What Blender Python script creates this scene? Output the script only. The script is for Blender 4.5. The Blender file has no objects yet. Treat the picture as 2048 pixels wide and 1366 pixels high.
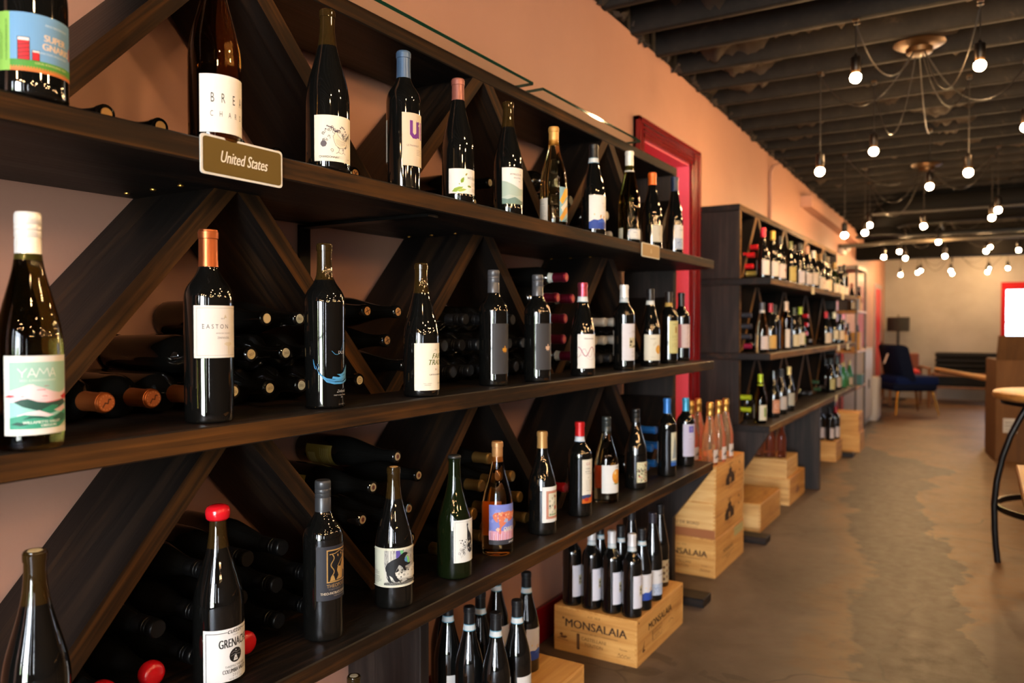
import bpy, math, random
from mathutils import Vector, Matrix, noise
from mathutils.geometry import tessellate_polygon
R_ = math.radians
random.seed(7)
scene = bpy.context.scene
COL = scene.collection

# ------------------------------------------------------------------ camera, world, sky light, exposure
CAM_Z = 1.23
cam_d = bpy.data.cameras.new('camera'); cam = bpy.data.objects.new('camera', cam_d); COL.objects.link(cam)
cam.location = (0, 0, CAM_Z)
cam.rotation_euler = (R_(90 - 1.17), 0, R_(31.04))
cam_d.sensor_width = 36.0; cam_d.lens = 36.0 * 1567.0 / 2048.0
cam_d.clip_start = 0.05; cam_d.clip_end = 100
cam_d.dof.use_dof = True; cam_d.dof.focus_distance = 1.55; cam_d.dof.aperture_fstop = 3.4
scene.camera = cam
vs = scene.view_settings
vs.view_transform = 'Standard'; vs.look = 'None'; vs.gamma = 1.0; vs.use_curve_mapping = False
vs.exposure = -0.08
BULB_STRENGTH = 700.0
SKY_STRENGTH = 62.0

world = bpy.data.worlds.new('sky'); scene.world = world; world.use_nodes = True
wn, wl = world.node_tree.nodes, world.node_tree.links
bg = wn['Background']
tc = wn.new('ShaderNodeTexCoord'); sp = wn.new('ShaderNodeSeparateXYZ'); wl.new(tc.outputs['Generated'], sp.inputs[0])
nz = wn.new('ShaderNodeTexNoise'); nz.inputs['Scale'].default_value = 5.0; nz.inputs['Detail'].default_value = 4; wl.new(tc.outputs['Generated'], nz.inputs['Vector'])
ad = wn.new('ShaderNodeMath'); ad.operation = 'MULTIPLY_ADD'; ad.inputs[1].default_value = 0.7; wl.new(nz.outputs['Fac'], ad.inputs[0]); wl.new(sp.outputs['Z'], ad.inputs[2])
ad2 = wn.new('ShaderNodeMath'); ad2.operation = 'ADD'; ad2.inputs[1].default_value = 0.15; wl.new(ad.outputs[0], ad2.inputs[0])
rp = wn.new('ShaderNodeValToRGB'); wl.new(ad2.outputs[0], rp.inputs[0])
cr = rp.color_ramp; cr.interpolation = 'LINEAR'
cr.elements[0].position = 0.0; cr.elements[0].color = (0.62, 0.62, 0.63, 1)
cr.elements[1].position = 0.47; cr.elements[1].color = (0.92, 0.96, 1.0, 1)
e = cr.elements.new(0.34); e.color = (0.75, 0.77, 0.78, 1)
e = cr.elements.new(0.385); e.color = (0.20, 0.28, 0.15, 1)
e = cr.elements.new(0.42); e.color = (0.5, 0.62, 0.42, 1)
e = cr.elements.new(1.0); e.color = (0.66, 0.82, 1.0, 1)
wl.new(rp.outputs[0], bg.inputs[0]); bg.inputs[1].default_value = SKY_STRENGTH

def portal(name, loc, rot, sx, sy):
    l = bpy.data.lights.new(name, 'AREA'); l.shape = 'RECTANGLE'; l.size = sx; l.size_y = sy
    o = bpy.data.objects.new(name, l); COL.objects.link(o); o.location = loc; o.rotation_euler = rot
    l.cycles.is_portal = True
portal('storefront_portal', (1.5, -3.6, 1.25), (R_(90), 0, R_(0)), 6.4, 2.5)
portal('back_window_portal', (0.86, 15.05, 1.05), (R_(90), 0, R_(180)), 1.2, 1.6)

# ------------------------------------------------------------------ colour and materials
def lin(c):
    c /= 255.0
    return c / 12.92 if c <= 0.04045 else ((c + 0.055) / 1.055) ** 2.4
def hexc(h):
    return (lin(int(h[0:2], 16)), lin(int(h[2:4], 16)), lin(int(h[4:6], 16)), 1.0)
MATS = {}
def mat(name, col='808080', rough=0.5, metal=0.0, trans=0.0, ior=1.5, spec=0.5, emit=None, estr=0.0, coat=0.0):
    if name in MATS: return MATS[name]
    m = bpy.data.materials.new(name); m.use_nodes = True
    b = m.node_tree.nodes['Principled BSDF']
    b.inputs['Base Color'].default_value = hexc(col) if isinstance(col, str) else col
    b.inputs['Roughness'].default_value = rough; b.inputs['Metallic'].default_value = metal
    b.inputs['Transmission Weight'].default_value = trans; b.inputs['IOR'].default_value = ior
    b.inputs['Specular IOR Level'].default_value = spec; b.inputs['Coat Weight'].default_value = coat
    if emit:
        b.inputs['Emission Color'].default_value = emit; b.inputs['Emission Strength'].default_value = estr
    MATS[name] = m; return m
def ink(h, rough=0.55):
    return mat('ink_' + h, tuple(v * 0.76 for v in hexc(h)[:3]) + (1.0,), rough, spec=0.3)

def nodes_mat(name):
    m = bpy.data.materials.new(name); m.use_nodes = True; MATS[name] = m
    return m, m.node_tree.nodes, m.node_tree.links, m.node_tree.nodes['Principled BSDF']
def nnoise(N, L, vec, scale, detail=4, rough=0.55, dist=0.0):
    n = N.new('ShaderNodeTexNoise'); n.inputs['Scale'].default_value = scale; n.inputs['Detail'].default_value = detail
    n.inputs['Roughness'].default_value = rough; n.inputs['Distortion'].default_value = dist
    if vec: L.new(vec, n.inputs['Vector'])
    return n.outputs['Fac']
def nramp(N, L, fac, stops):
    r = N.new('ShaderNodeValToRGB'); L.new(fac, r.inputs[0]); c = r.color_ramp
    c.elements[0].position = stops[0][0]; c.elements[0].color = stops[0][1]
    c.elements[1].position = stops[-1][0]; c.elements[1].color = stops[-1][1]
    for p, q in stops[1:-1]:
        e = c.elements.new(p); e.color = q
    return r.outputs[0]
def nmath(N, L, op, a, b=None, c=None, clamp=False):
    n = N.new('ShaderNodeMath'); n.operation = op; n.use_clamp = clamp
    for i, v in enumerate((a, b, c)):
        if v is None: continue
        if isinstance(v, (int, float)): n.inputs[i].default_value = v
        else: L.new(v, n.inputs[i])
    return n.outputs[0]
def nmix(N, L, fac, a, b):
    n = N.new('ShaderNodeMix'); n.data_type = 'RGBA'
    if isinstance(fac, (int, float)): n.inputs[0].default_value = fac
    else: L.new(fac, n.inputs[0])
    for i, v in ((6, a), (7, b)):
        if isinstance(v, tuple): n.inputs[i].default_value = v
        else: L.new(v, n.inputs[i])
    return n.outputs[2]
def nbump(N, L, b, h, strength, dist=0.01):
    n = N.new('ShaderNodeBump'); n.inputs['Strength'].default_value = strength; n.inputs['Distance'].default_value = dist
    L.new(h, n.inputs['Height']); L.new(n.outputs[0], b.inputs['Normal'])

def front_only(N, L, fac):   # a thin pane mirrors on the side it is seen from, not from inside
    g = N.new('ShaderNodeNewGeometry'); return nmath(N, L, 'MULTIPLY', fac, nmath(N, L, 'SUBTRACT', 1.0, g.outputs['Backfacing']))
def wood(name, axis, stops, rough=0.5, fine=60, coarse=7, bump=0.25, along=1.2, spec=0.25):
    """streaky grain running along the object's own axis 0/1/2"""
    if name in MATS: return MATS[name]
    m, N, L, b = nodes_mat(name)
    t = N.new('ShaderNodeTexCoord'); mp = N.new('ShaderNodeMapping'); L.new(t.outputs['Object'], mp.inputs[0])
    s = [1.0, 1.0, 1.0]; s[axis] = along / fine; mp.inputs['Scale'].default_value = s
    oi = N.new('ShaderNodeObjectInfo'); cb = N.new('ShaderNodeCombineXYZ')
    L.new(nmath(N, L, 'MULTIPLY', oi.outputs['Random'], 37.0), cb.inputs[0]); L.new(cb.outputs[0], mp.inputs['Location'])
    f1 = nnoise(N, L, mp.outputs[0], fine, 5, 0.6, 0.6)
    mp2 = N.new('ShaderNodeMapping'); L.new(t.outputs['Object'], mp2.inputs[0])
    s2 = [1.0, 1.0, 1.0]; s2[axis] = 0.16; mp2.inputs['Scale'].default_value = s2; L.new(cb.outputs[0], mp2.inputs['Location'])
    f2 = nnoise(N, L, mp2.outputs[0], coarse, 4, 0.6, 1.2)
    f = nmath(N, L, 'ADD', nmath(N, L, 'MULTIPLY', f1, 0.45), nmath(N, L, 'MULTIPLY', f2, 0.55))
    L.new(nramp(N, L, f, stops), b.inputs['Base Color'])
    L.new(nmath(N, L, 'MULTIPLY_ADD', f1, 0.25, rough - 0.12), b.inputs['Roughness'])
    b.inputs['Specular IOR Level'].default_value = spec
    nbump(N, L, b, f1, bump, 0.004)
    return m
DK = [(0.36, hexc('0a0807')), (0.49, hexc('110d0b')), (0.57, hexc('20160f')), (0.68, hexc('3a2412'))]
DK_EDGE_LIT = [(0.36, hexc('140d07')), (0.47, hexc('24160a')), (0.57, hexc('42280f')), (0.7, hexc('613a15'))]
W_Y = wood('dark_stained_wood_y', 1, DK); W_Z_LIT = wood('dark_stained_wood_z_lit', 2, [(0.36, hexc('14100f')), (0.5, hexc('221b18')), (0.6, hexc('312721')), (0.72, hexc('49382a'))]); W_X = wood('dark_stained_wood_x', 0, DK)  # upright panels lightened: daylight on them is put into the stain colour
W_EDGE_LIT = wood('worn_lit_board_edge', 1, DK_EDGE_LIT, 0.72, spec=0.12)  # browner front edges: stain wear plus light put into the colour
W_EDGE_BULBLIT = wood('bulblit_worn_edge', 1, [(0.36, hexc('281a0d')), (0.47, hexc('4c3319')), (0.57, hexc('6c4c28')), (0.7, hexc('826236'))], 0.72, spec=0.12)  # far rack copy, brighter: bulb light put into the worn edge colour
PINE = [(0.3, hexc('8f5f2c')), (0.45, hexc('b98343')), (0.6, hexc('cf9c58')), (0.75, hexc('dcb070'))]
PINE2 = [(0.3, hexc('a07440')), (0.45, hexc('c89a5c')), (0.6, hexc('dcb478')), (0.75, hexc('e6c58e'))]
P_X = wood('pine_x', 0, PINE, 0.55, 40, 9, 0.1); P_Y = wood('pine_y', 1, PINE, 0.55, 40, 9, 0.1)
P2_X = wood('pale_pine_x', 0, PINE2, 0.55, 40, 9, 0.1); P2_Y = wood('pale_pine_y', 1, PINE2, 0.55, 40, 9, 0.1)
OAK = wood('table_wood', 1, [(0.3, hexc('6b451f')), (0.5, hexc('9a6a34')), (0.7, hexc('b98646'))], 0.4, 40, 8, 0.1)
CHAIRWOOD = wood('walnut', 2, [(0.3, hexc('4a2c15')), (0.5, hexc('7a4c26')), (0.7, hexc('93602f'))], 0.4, 40, 8, 0.1)

GLASS_DK = mat('dark_bottle_glass', (0.0032, 0.0032, 0.003, 1), 0.035, spec=0.85)
GLASS_GR = mat('green_bottle_glass', (0.004, 0.007, 0.002, 1), 0.04, spec=0.55)
GLASS_NECK = mat('olive_neck_glass', (0.022, 0.012, 0.003, 1), 0.05, spec=0.6)
GLASS_AMB = mat('amber_bottle_glass', (0.16, 0.055, 0.008, 1), 0.02, trans=1.0, ior=1.36)
GLASS_OLV = mat('olive_bottle_glass', (0.09, 0.075, 0.015, 1), 0.02, trans=1.0, ior=1.36)
GLASS_ROSE = mat('rose_wine_glass', (1.0, 0.86, 0.60, 1), 0.02, trans=1.0, ior=1.36)
GLASS_ORG = mat('orange_wine_glass', (1.0, 0.62, 0.26, 1), 0.02, trans=1.0, ior=1.36)
GLASS_CLR = mat('golden_wine_glass', (0.95, 0.72, 0.34, 1), 0.02, trans=1.0, ior=1.36)
CORK = mat('cork', 'b08a55', 0.8)
CORKW = mat('printed_cork', 'd8c8a0', 0.7)
STEEL_DK = mat('dark_steel', '1c1a19', 0.4, metal=0.8)
BLACK = mat('black_plastic', '100f0e', 0.4)
RED_PAINT = mat('red_gloss_paint', '6e0c10', 0.22, spec=0.6)
PINK_PAINT = mat('pink_paint', 'f0627c', 0.4)

def wall_mat(name, c1, c2, rough=0.6):
    m, N, L, b = nodes_mat(name)
    t = N.new('ShaderNodeTexCoord')
    f = nnoise(N, L, t.outputs['Object'], 1.3, 5, 0.6, 0.4)
    L.new(nramp(N, L, f, [(0.35, hexc(c1)), (0.65, hexc(c2))]), b.inputs['Base Color'])
    b.inputs['Roughness'].default_value = rough; b.inputs['Specular IOR Level'].default_value = 0.3
    f2 = nnoise(N, L, t.outputs['Object'], 9, 6, 0.6, 0.2); nbump(N, L, b, f2, 0.25, 0.006)
    return m
WALL = wall_mat('peach_wall_paint', 'a87c6a', 'ae826f')
DARKW = wall_mat('dark_brown_wall', '3a2f28', '453930')
WALLB = wall_mat('grey_plaster', '8b8580', '9b958f', 0.85)

# ------------------------------------------------------------------ mesh building
class MB:
    def __init__(s): s.v = []; s.f = []; s.m = []; s.mats = []
    def mi(s, m):
        if m not in s.mats: s.mats.append(m)
        return s.mats.index(m)
    def add(s, vs_, fs, m):
        o = len(s.v); s.v += [tuple(p) for p in vs_]; k = s.mi(m)
        for f in fs: s.f.append(tuple(i + o for i in f)); s.m.append(k)
        return s
    def box(s, x0, y0, z0, x1, y1, z1, m, mf=None, bev=0.0):
        """mf: {'+x':mat,...} per-face material; bev: chamfer"""
        if bev <= 0:
            v = [(x, y, z) for z in (z0, z1) for y in (y0, y1) for x in (x0, x1)]
            F = {'-z': (0, 2, 3, 1), '+z': (4, 5, 7, 6), '-y': (0, 1, 5, 4), '+y': (2, 6, 7, 3), '-x': (0, 4, 6, 2), '+x': (1, 3, 7, 5)}
            for k, f in F.items(): s.add([v[i] for i in f], [(0, 1, 2, 3)], (mf or {}).get(k, m))
            return s
        b = bev; c = ((x0, x1), (y0, y1), (z0, z1)); idx = {}; vv = []
        for i in (0, 1):
            for j in (0, 1):
                for k in (0, 1):
                    for ax in range(3):
                        p = [c[0][i], c[1][j], c[2][k]]
                        for a2, q in ((0, i), (1, j), (2, k)):
                            if a2 != ax: p[a2] += b if q == 0 else -b
                        idx[(i, j, k, ax)] = len(vv); vv.append(tuple(p))
        def g(key): return idx[key]
        names = [('-x', '+x'), ('-y', '+y'), ('-z', '+z')]
        o = len(s.v); s.v += vv
        def put(f, m_): s.f.append(tuple(o + q for q in f)); s.m.append(s.mi(m_))
        for ax in range(3):
            a, b2 = [q for q in range(3) if q != ax]
            for e in (0, 1):
                quad = []
                for (p, q) in ((0, 0), (1, 0), (1, 1), (0, 1)):
                    k = [0, 0, 0]; k[ax] = e; k[a] = p; k[b2] = q; quad.append(g((*k, ax)))
                if (e == 0) ^ (ax == 1): quad.reverse()
                put(quad, (mf or {}).get(names[ax][e], m))
        for ax in range(3):   # edges parallel to ax
            a, b2 = [q for q in range(3) if q != ax]
            for p in (0, 1):
                for q in (0, 1):
                    k0 = [0, 0, 0]; k0[a] = p; k0[b2] = q; k1 = list(k0); k1[ax] = 1
                    put([g((*k0, a)), g((*k1, a)), g((*k1, b2)), g((*k0, b2))], m)
        for i in (0, 1):
            for j in (0, 1):
                for k in (0, 1): put([g((i, j, k, 0)), g((i, j, k, 1)), g((i, j, k, 2))], m)
        return s
    def lathe(s, prof, n, mfun, a0=0.0):
        """prof: (r, z) list along +z; mfun(z_mid, i)->material"""
        o = len(s.v); rings = []
        for r, z in prof:
            if r < 1e-6: rings.append([len(s.v)]); s.v.append((0, 0, z))
            else:
                rings.append(list(range(len(s.v), len(s.v) + n)))
                for k in range(n):
                    a = a0 + 2 * math.pi * k / n; s.v.append((r * math.cos(a), r * math.sin(a), z))
        for i in range(len(prof) - 1):
            A, B = rings[i], rings[i + 1]; m = s.mi(mfun((prof[i][1] + prof[i + 1][1]) / 2, i) if callable(mfun) else mfun)
            for k in range(n):
                k2 = (k + 1) % n
                if len(A) == 1 and len(B) == 1: break
                if len(A) == 1: f = (A[0], B[k2], B[k])
                elif len(B) == 1: f = (A[k], A[k2], B[0])
                else: f = (A[k], A[k2], B[k2], B[k])
                if len(A) == 1: f = (A[0], B[k2], B[k])[::-1]; f = (A[0], B[k], B[k2])[::-1]
                s.f.append(f); s.m.append(m)
        return s
    def tube(s, pts, r, m, n=8, caps=True):
        pts = [Vector(p) for p in pts]; rings = []; up = Vector((0, 0, 1))
        rr = r if isinstance(r, (list, tuple)) else [r] * len(pts)
        prev = None
        for i, p in enumerate(pts):
            d = (pts[min(i + 1, len(pts) - 1)] - pts[max(i - 1, 0)])
            if d.length < 1e-9: d = Vector((0, 0, 1))
            d.normalize()
            if prev is None:
                a = d.cross(up) if abs(d.dot(up)) < 0.95 else d.cross(Vector((1, 0, 0)))
            else: a = prev - d * prev.dot(d)
            a.normalize(); prev = a; b = d.cross(a)
            rings.append(list(range(len(s.v), len(s.v) + n)))
            for k in range(n):
                t = 2 * math.pi * k / n; q = p + (a * math.cos(t) + b * math.sin(t)) * rr[i]; s.v.append(tuple(q))
        mi = s.mi(m)
        for i in range(len(rings) - 1):
            for k in range(n):
                k2 = (k + 1) % n; s.f.append((rings[i][k], rings[i][k2], rings[i + 1][k2], rings[i + 1][k])); s.m.append(mi)
        if caps:
            s.f.append(tuple(rings[0][::-1])); s.m.append(mi); s.f.append(tuple(rings[-1])); s.m.append(mi)
        return s
    def prism(s, poly, axis, a, b, m, mcap=None):
        """extrude a 2-D polygon along axis from a to b; poly gives the other two coordinates in order"""
        n = len(poly)
        def P(q, t):
            r = list(q); r.insert(axis, t); return tuple(r)
        o = len(s.v); s.v += [P(q, a) for q in poly] + [P(q, b) for q in poly]
        for i in range(n):
            j = (i + 1) % n; s.f.append((o + i, o + j, o + n + j, o + n + i)); s.m.append(s.mi(m))
        s.f.append(tuple(o + i for i in range(n))[::-1]); s.m.append(s.mi(mcap or m))
        s.f.append(tuple(o + n + i for i in range(n))); s.m.append(s.mi(mcap or m))
        return s
    def mesh(s, name, smooth=None):
        me = bpy.data.meshes.new(name); me.from_pydata(s.v, [], s.f)
        for m in s.mats: me.materials.append(m)
        me.polygons.foreach_set('material_index', s.m)
        import bmesh as _b
        bm = _b.new(); bm.from_mesh(me); _b.ops.recalc_face_normals(bm, faces=bm.faces); bm.to_mesh(me); bm.free()
        if smooth:
            me.polygons.foreach_set('use_smooth', [True] * len(me.polygons)); me.set_sharp_from_angle(angle=R_(smooth))
        me.update(); return me

def obj(name, me, parent=None, loc=(0, 0, 0), rot=None):
    if isinstance(me, MB): me = me.mesh(name)
    o = bpy.data.objects.new(name, me); COL.objects.link(o)
    if parent: o.parent = parent
    o.location = loc
    if rot: o.rotation_euler = rot
    return o
def tag(o, label=None, cat=None, group=None, kind=None):
    if label: o['label'] = label
    if cat: o['category'] = cat
    if group: o['group'] = group
    if kind: o['kind'] = kind
    return o
def thing(name, label, cat, loc=(0, 0, 0), rot=(0, 0, 0), group=None):
    o = bpy.data.objects.new(name, None); COL.objects.link(o); o.empty_display_size = 0.05
    o.location = loc; o.rotation_euler = rot
    return tag(o, label, cat, group)
def struct(name, mb, parent=None, smooth=None):
    o = obj(name, mb.mesh(name, smooth), parent)
    if not parent: o['kind'] = 'structure'
    return o

# ------------------------------------------------------------------ flat artwork: rectangles, polygons, ellipses, strokes, lettering (millimetres)
TXT = {}
def text_geo(body):
    if body in TXT: return TXT[body]
    c = bpy.data.curves.new('lettering', 'FONT'); c.body = body; c.size = 1.0; c.resolution_u = 3
    o = bpy.data.objects.new('lettering', c)
    me = bpy.data.meshes.new_from_object(o)
    vs_ = [(v.co.x, v.co.y) for v in me.vertices]; fs = [tuple(p.vertices) for p in me.polygons]
    x1 = max([v[0] for v in vs_] or [1]); x0 = min([v[0] for v in vs_] or [0])
    bpy.data.meshes.remove(me); bpy.data.objects.remove(o); bpy.data.curves.remove(c)
    TXT[body] = (vs_, fs, x0, x1); return TXT[body]
def clip(poly, x, keep_left):
    out = []; n = len(poly)
    for i in range(n):
        a, b = poly[i], poly[(i + 1) % n]
        ia = (a[0] <= x) if keep_left else (a[0] >= x); ib = (b[0] <= x) if keep_left else (b[0] >= x)
        if ia: out.append(a)
        if ia != ib:
            t = (x - a[0]) / (b[0] - a[0]); out.append((x, a[1] + t * (b[1] - a[1])))
    return out
def art(mb, elems, fmap, strip=4.0, lay0=1):
    """fmap(x, y, layer) -> 3-D point"""
    lay = lay0
    def cells(poly):   # cut along the common grid so that every layer shares the same facets
        xs = [p[0] for p in poly]; k0, k1 = math.floor(min(xs) / strip + 1e-6), math.ceil(max(xs) / strip - 1e-6)
        if k1 - k0 <= 1: return [poly]
        out = []
        for k in range(k0, k1):
            q = poly
            if k > k0: q = clip(q, k * strip, False)
            if k < k1 - 1 and len(q) > 2: q = clip(q, (k + 1) * strip, True)
            if len(q) > 2: out.append(q)
        return out
    for e in elems:
        k = e[0]; polys = []
        if k == 'R': _, x0, y0, x1, y1, c = e; polys = [[(x0, y0), (x1, y0), (x1, y1), (x0, y1)]]
        elif k == 'P': polys = [list(e[1])]; c = e[2]
        elif k == 'E':
            _, cx, cy, rx, ry, c = e; polys = [[(cx + rx * math.cos(t * math.pi / 10), cy + ry * math.sin(t * math.pi / 10)) for t in range(20)]]
        elif k == 'L':
            _, pts, w, c = e
            for (xa, ya), (xb, yb) in zip(pts[:-1], pts[1:]):
                d = math.hypot(xb - xa, yb - ya) or 1; nx, ny = -(yb - ya) / d * w / 2, (xb - xa) / d * w / 2
                ex, ey = (xb - xa) / d * w * 0.3, (yb - ya) / d * w * 0.3
                polys.append([(xa - ex - nx, ya - ey - ny), (xb + ex - nx, yb + ey - ny), (xb + ex + nx, yb + ey + ny), (xa - ex + nx, ya - ey + ny)])
        elif k == 'T':
            _, body, x, y, h, c = e[:6]; o = e[6] if len(e) > 6 else {}
            vs_, fs, x0, x1 = text_geo(body); s = h / 0.72; sx = s * o.get('sx', 1.0); sh = o.get('sh', 0.0)
            w = (x1 - x0) * sx; off = {'l': 0, 'c': -w / 2, 'r': -w}[o.get('a', 'l')]; rt = R_(o.get('rot', 0)); cr_, sr = math.cos(rt), math.sin(rt)
            for db in ((0, o['bold']) if o.get('bold') else (0,)):
                flat = []
                for (vx, vy) in vs_:
                    px = (vx - x0) * sx + off + sh * vy * s + db; py = vy * s
                    flat.append((x + px * cr_ - py * sr, y + px * sr + py * cr_))
                for f_ in fs:
                    for q in cells([flat[i] for i in f_]): mb.add([fmap(a, b, lay + (0.5 if db else 0)) for a, b in q], [tuple(range(len(q)))], ink(c))
            lay += 1; continue
        for poly in polys:
            for q in cells(poly):
                if len(q) <= 4 and k in 'RL': fs = [tuple(range(len(q)))]
                else: fs = [tuple(t) for t in tessellate_polygon([[Vector((a, b, 0)) for a, b in q]])]
                mb.add([fmap(a, b, lay) for a, b in q], fs, ink(c))
        lay += 1
    return mb
def cyl_map(R, th0, z0):
    """R in metres; x along the curve in mm from the angle th0 (degrees), y up in mm from z0"""
    t0 = R_(th0)
    def f(x, y, lay):
        r = R + 0.00025 + 0.000008 * lay; k = math.floor(x / 4.0); u = x / 4.0 - k
        a = t0 + k * 0.004 / R; b = t0 + (k + 1) * 0.004 / R
        return (r * (math.cos(a) * (1 - u) + math.cos(b) * u), r * (math.sin(a) * (1 - u) + math.sin(b) * u), z0 + y / 1000.0)
    return f

# ------------------------------------------------------------------ bottles
STY = {  # (z mm, r mm); curved part marked between the indices
 'bdx': [(5, 37.5), (60, 37.5), (150, 37.5), (186, 37.5), (198, 36.9), (207, 34.6), (214, 31), (220, 26.5), (227, 21.8), (235, 17.6), (243, 15.2), (254, 14.3), (270, 14)],
 'bur': [(5, 40), (60, 40), (118, 40), (136, 39.5), (152, 37.6), (168, 34.4), (184, 30.2), (200, 25.8), (216, 21.6), (232, 18), (248, 15.6), (262, 14.4), (272, 14)],
 'hock': [(5, 37), (60, 37), (130, 37), (150, 36), (172, 33), (196, 28.5), (220, 23.5), (242, 18.8), (260, 15.6), (272, 14.2)],
 'spk': [(5, 43), (60, 43), (110, 43), (128, 42), (146, 39), (164, 34.4), (182, 29), (202, 23.6), (222, 19), (244, 16), (262, 15), (272, 14.6)],
 'tape': [(5, 36), (60, 37.2), (120, 38.4), (180, 39), (196, 38.4), (206, 36), (214, 32), (221, 27), (228, 22), (236, 17.8), (244, 15.4), (256, 14.4), (270, 14)]}
def catmull(P, n=3):
    out = []
    for i in range(len(P) - 1):
        p0, p1, p2, p3 = P[max(i - 1, 0)], P[i], P[i + 1], P[min(i + 2, len(P) - 1)]
        for k in range(n):
            t = k / n
            out.append(tuple(0.5 * ((2 * p1[j]) + (-p0[j] + p2[j]) * t + (2 * p0[j] - 5 * p1[j] + 4 * p2[j] - p3[j]) * t * t + (-p0[j] + 3 * p1[j] - 3 * p2[j] + p3[j]) * t ** 3) for j in (0, 1)))
    out.append(P[-1]); return out
MESH = {}
def cached(key, fn):
    if key not in MESH: MESH[key] = fn()
    return MESH[key]
def mouth_z(H): return H
def body_mesh(sty, H, R, glass, neck, seg, sub):
    def mk():
        k = H / 300.0; rm = max(r for z, r in STY[sty]); q = (R - 14.0) / (rm - 14.0)
        pr = [(z, 14 + (r - 14) * q) for z, r in catmull([(z * k, r) for z, r in STY[sty]], sub)]
        prof = [(0, 5), (R * 0.5, 4), (R * 0.76, 0.8), (R * 0.84, 0), (R * 0.93, 0.9), (R * 0.985, 3)]
        prof += [(r, z) for z, r in pr if z > 3.5]
        prof += [(13.9, H - 16), (13.9, H - 14.5), (15.2, H - 14), (15.4, H - 8), (15.3, H - 3.5), (14.4, H - 2.6), (14.2, H - 1), (13, H), (10, H - 0.2), (9.4, H - 1.2), (9.4, H - 3), (0, H - 3)]
        mb = MB(); mb.lathe([(r / 1000, z / 1000) for r, z in prof], seg, lambda z, i: neck if (neck and z > 0.232 * H / 300) else glass)
        me = mb.mesh('glass_body', 40); return me
    return cached(('b', sty, H, R, glass.name, neck.name if neck else '', seg, sub), mk)
def lathe_mesh(key, prof, seg, m, ang=40):
    def mk():
        mb = MB(); mb.lathe([(r / 1000, z / 1000) for r, z in prof], seg, m); return mb.mesh(key[0], ang)
    return cached(key, mk)
def foil_mat(c): return mat('foil_' + c, c, 0.34, metal=0.85 if c in ('b2602f', '9a5430', '8a6a38', '7c1f38', 'a8485c') else 0.3, spec=0.5)
def closure(t, kind, c, H, seg, part_label=None):
    """parts that shut the bottle"""
    k = H / 300.0; m = foil_mat(c) if c else None
    if kind in ('foil', 'foil_short', 'foil_long', 'foil_band'):
        z0 = {'foil': 242, 'foil_short': 252, 'foil_long': 232, 'foil_band': 238 + 17.0 / k}[kind] * k; r0 = 15.7 if kind != 'foil_long' else 18.2
        pr = [(r0 - 1, z0), (r0, z0 + 0.4)] + ([(16.0, z0 + 9)] if kind == 'foil_long' else []) + [(15.1, z0 + 16), (14.8, H - 17), (14.8, H - 15.2), (16.0, H - 14.4), (16.2, H - 3.6), (15.2, H - 2.8), (15.0, H - 0.6), (13.6, H + 0.6), (0, H + 0.6)]
        return obj('foil_capsule', lathe_mesh(('foil_capsule', kind, c, H, seg), pr, seg, m), t)
    if kind == 'screw':
        z0 = 240 * k
        pr = [(14.6, z0), (15.6, z0 + 0.5), (15.5, H - 34), (14.9, H - 33), (14.9, H - 32), (15.6, H - 31), (15.6, H - 24), (15.0, H - 23.4), (15.6, H - 22.6), (15.6, H - 16), (15.1, H - 15.4), (15.6, H - 14.8), (15.6, H - 3), (15.0, H - 1), (13.8, H + 0.8), (0, H + 0.8)]
        return obj('screw_cap', lathe_mesh(('screw_cap', c, H, seg), pr, seg, m), t)
    if kind == 'wax':
        pr = [(15, H - 20), (17.2, H - 20.5), (19.6, H - 17), (20.6, H - 10), (20.2, H - 3), (17.6, H + 2), (12, H + 4.4), (0, H + 5.2)]
        w = mat('wax_' + c, c, 0.18, spec=0.6); return obj('wax_seal', lathe_mesh(('wax_seal', c, H, seg), pr, seg, w, 80), t)
    if kind == 'cork':
        pr = [(0, H - 8), (9.2, H - 8), (9.2, H - 0.5), (8.4, H + 0.2), (0, H + 0.2)]
        return obj('cork', lathe_mesh(('cork', c or 'n', H, seg), pr, seg, mat('cork_' + c, c, 0.75) if c else CORK), t)
    if kind == 'crown':
        pr = [(15.8, H - 6), (16.3, H - 5), (15.6, H - 1), (13.5, H + 1), (0, H + 1.4)]
        return obj('crown_cap', lathe_mesh(('crown_cap', c, H, seg), pr, seg, m), t)
    if kind == 'spark':
        pr = [(17.8, 236 * k), (18.3, 237 * k), (16.4, 250 * k), (15.8, H - 34), (17.4, H - 30), (18.4, H - 22), (17.9, H - 17), (15.4, H - 14), (16.6, H - 8), (16.2, H - 2), (12.8, H + 2), (0, H + 3)]
        return obj('foil_capsule', lathe_mesh(('foil_capsule', 'spark', c, H, seg), pr, seg, mat('gold_foil_' + c, c, 0.3, metal=0.8), 60), t)
    if kind == 'peg':   # a natural cork under clear glass, golden
        pr = [(14.3, 246 * k), (14.6, 247 * k), (14.5, H - 15), (15.9, H - 14), (15.9, H - 3), (14.8, H - 2), (14, H + 0.4), (0, H + 0.4)]
        return obj('cork_seal', lathe_mesh(('cork_seal', c, H, seg), pr, seg, mat('seal_' + c, c, 0.35, metal=0.3)), t)
def neck_r(sty, H, R, z):
    k = H / 300.0; rm = max(r for _, r in STY[sty]); q = (R - 14.0) / (rm - 14.0); P = [(zz * k, 14 + (r - 14) * q) for zz, r in STY[sty]]
    for (za, ra), (zb, rb_) in zip(P[:-1], P[1:]):
        if za <= z <= zb: return ra + (rb_ - ra) * (z - za) / (zb - za)
    return 14.2
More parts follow.
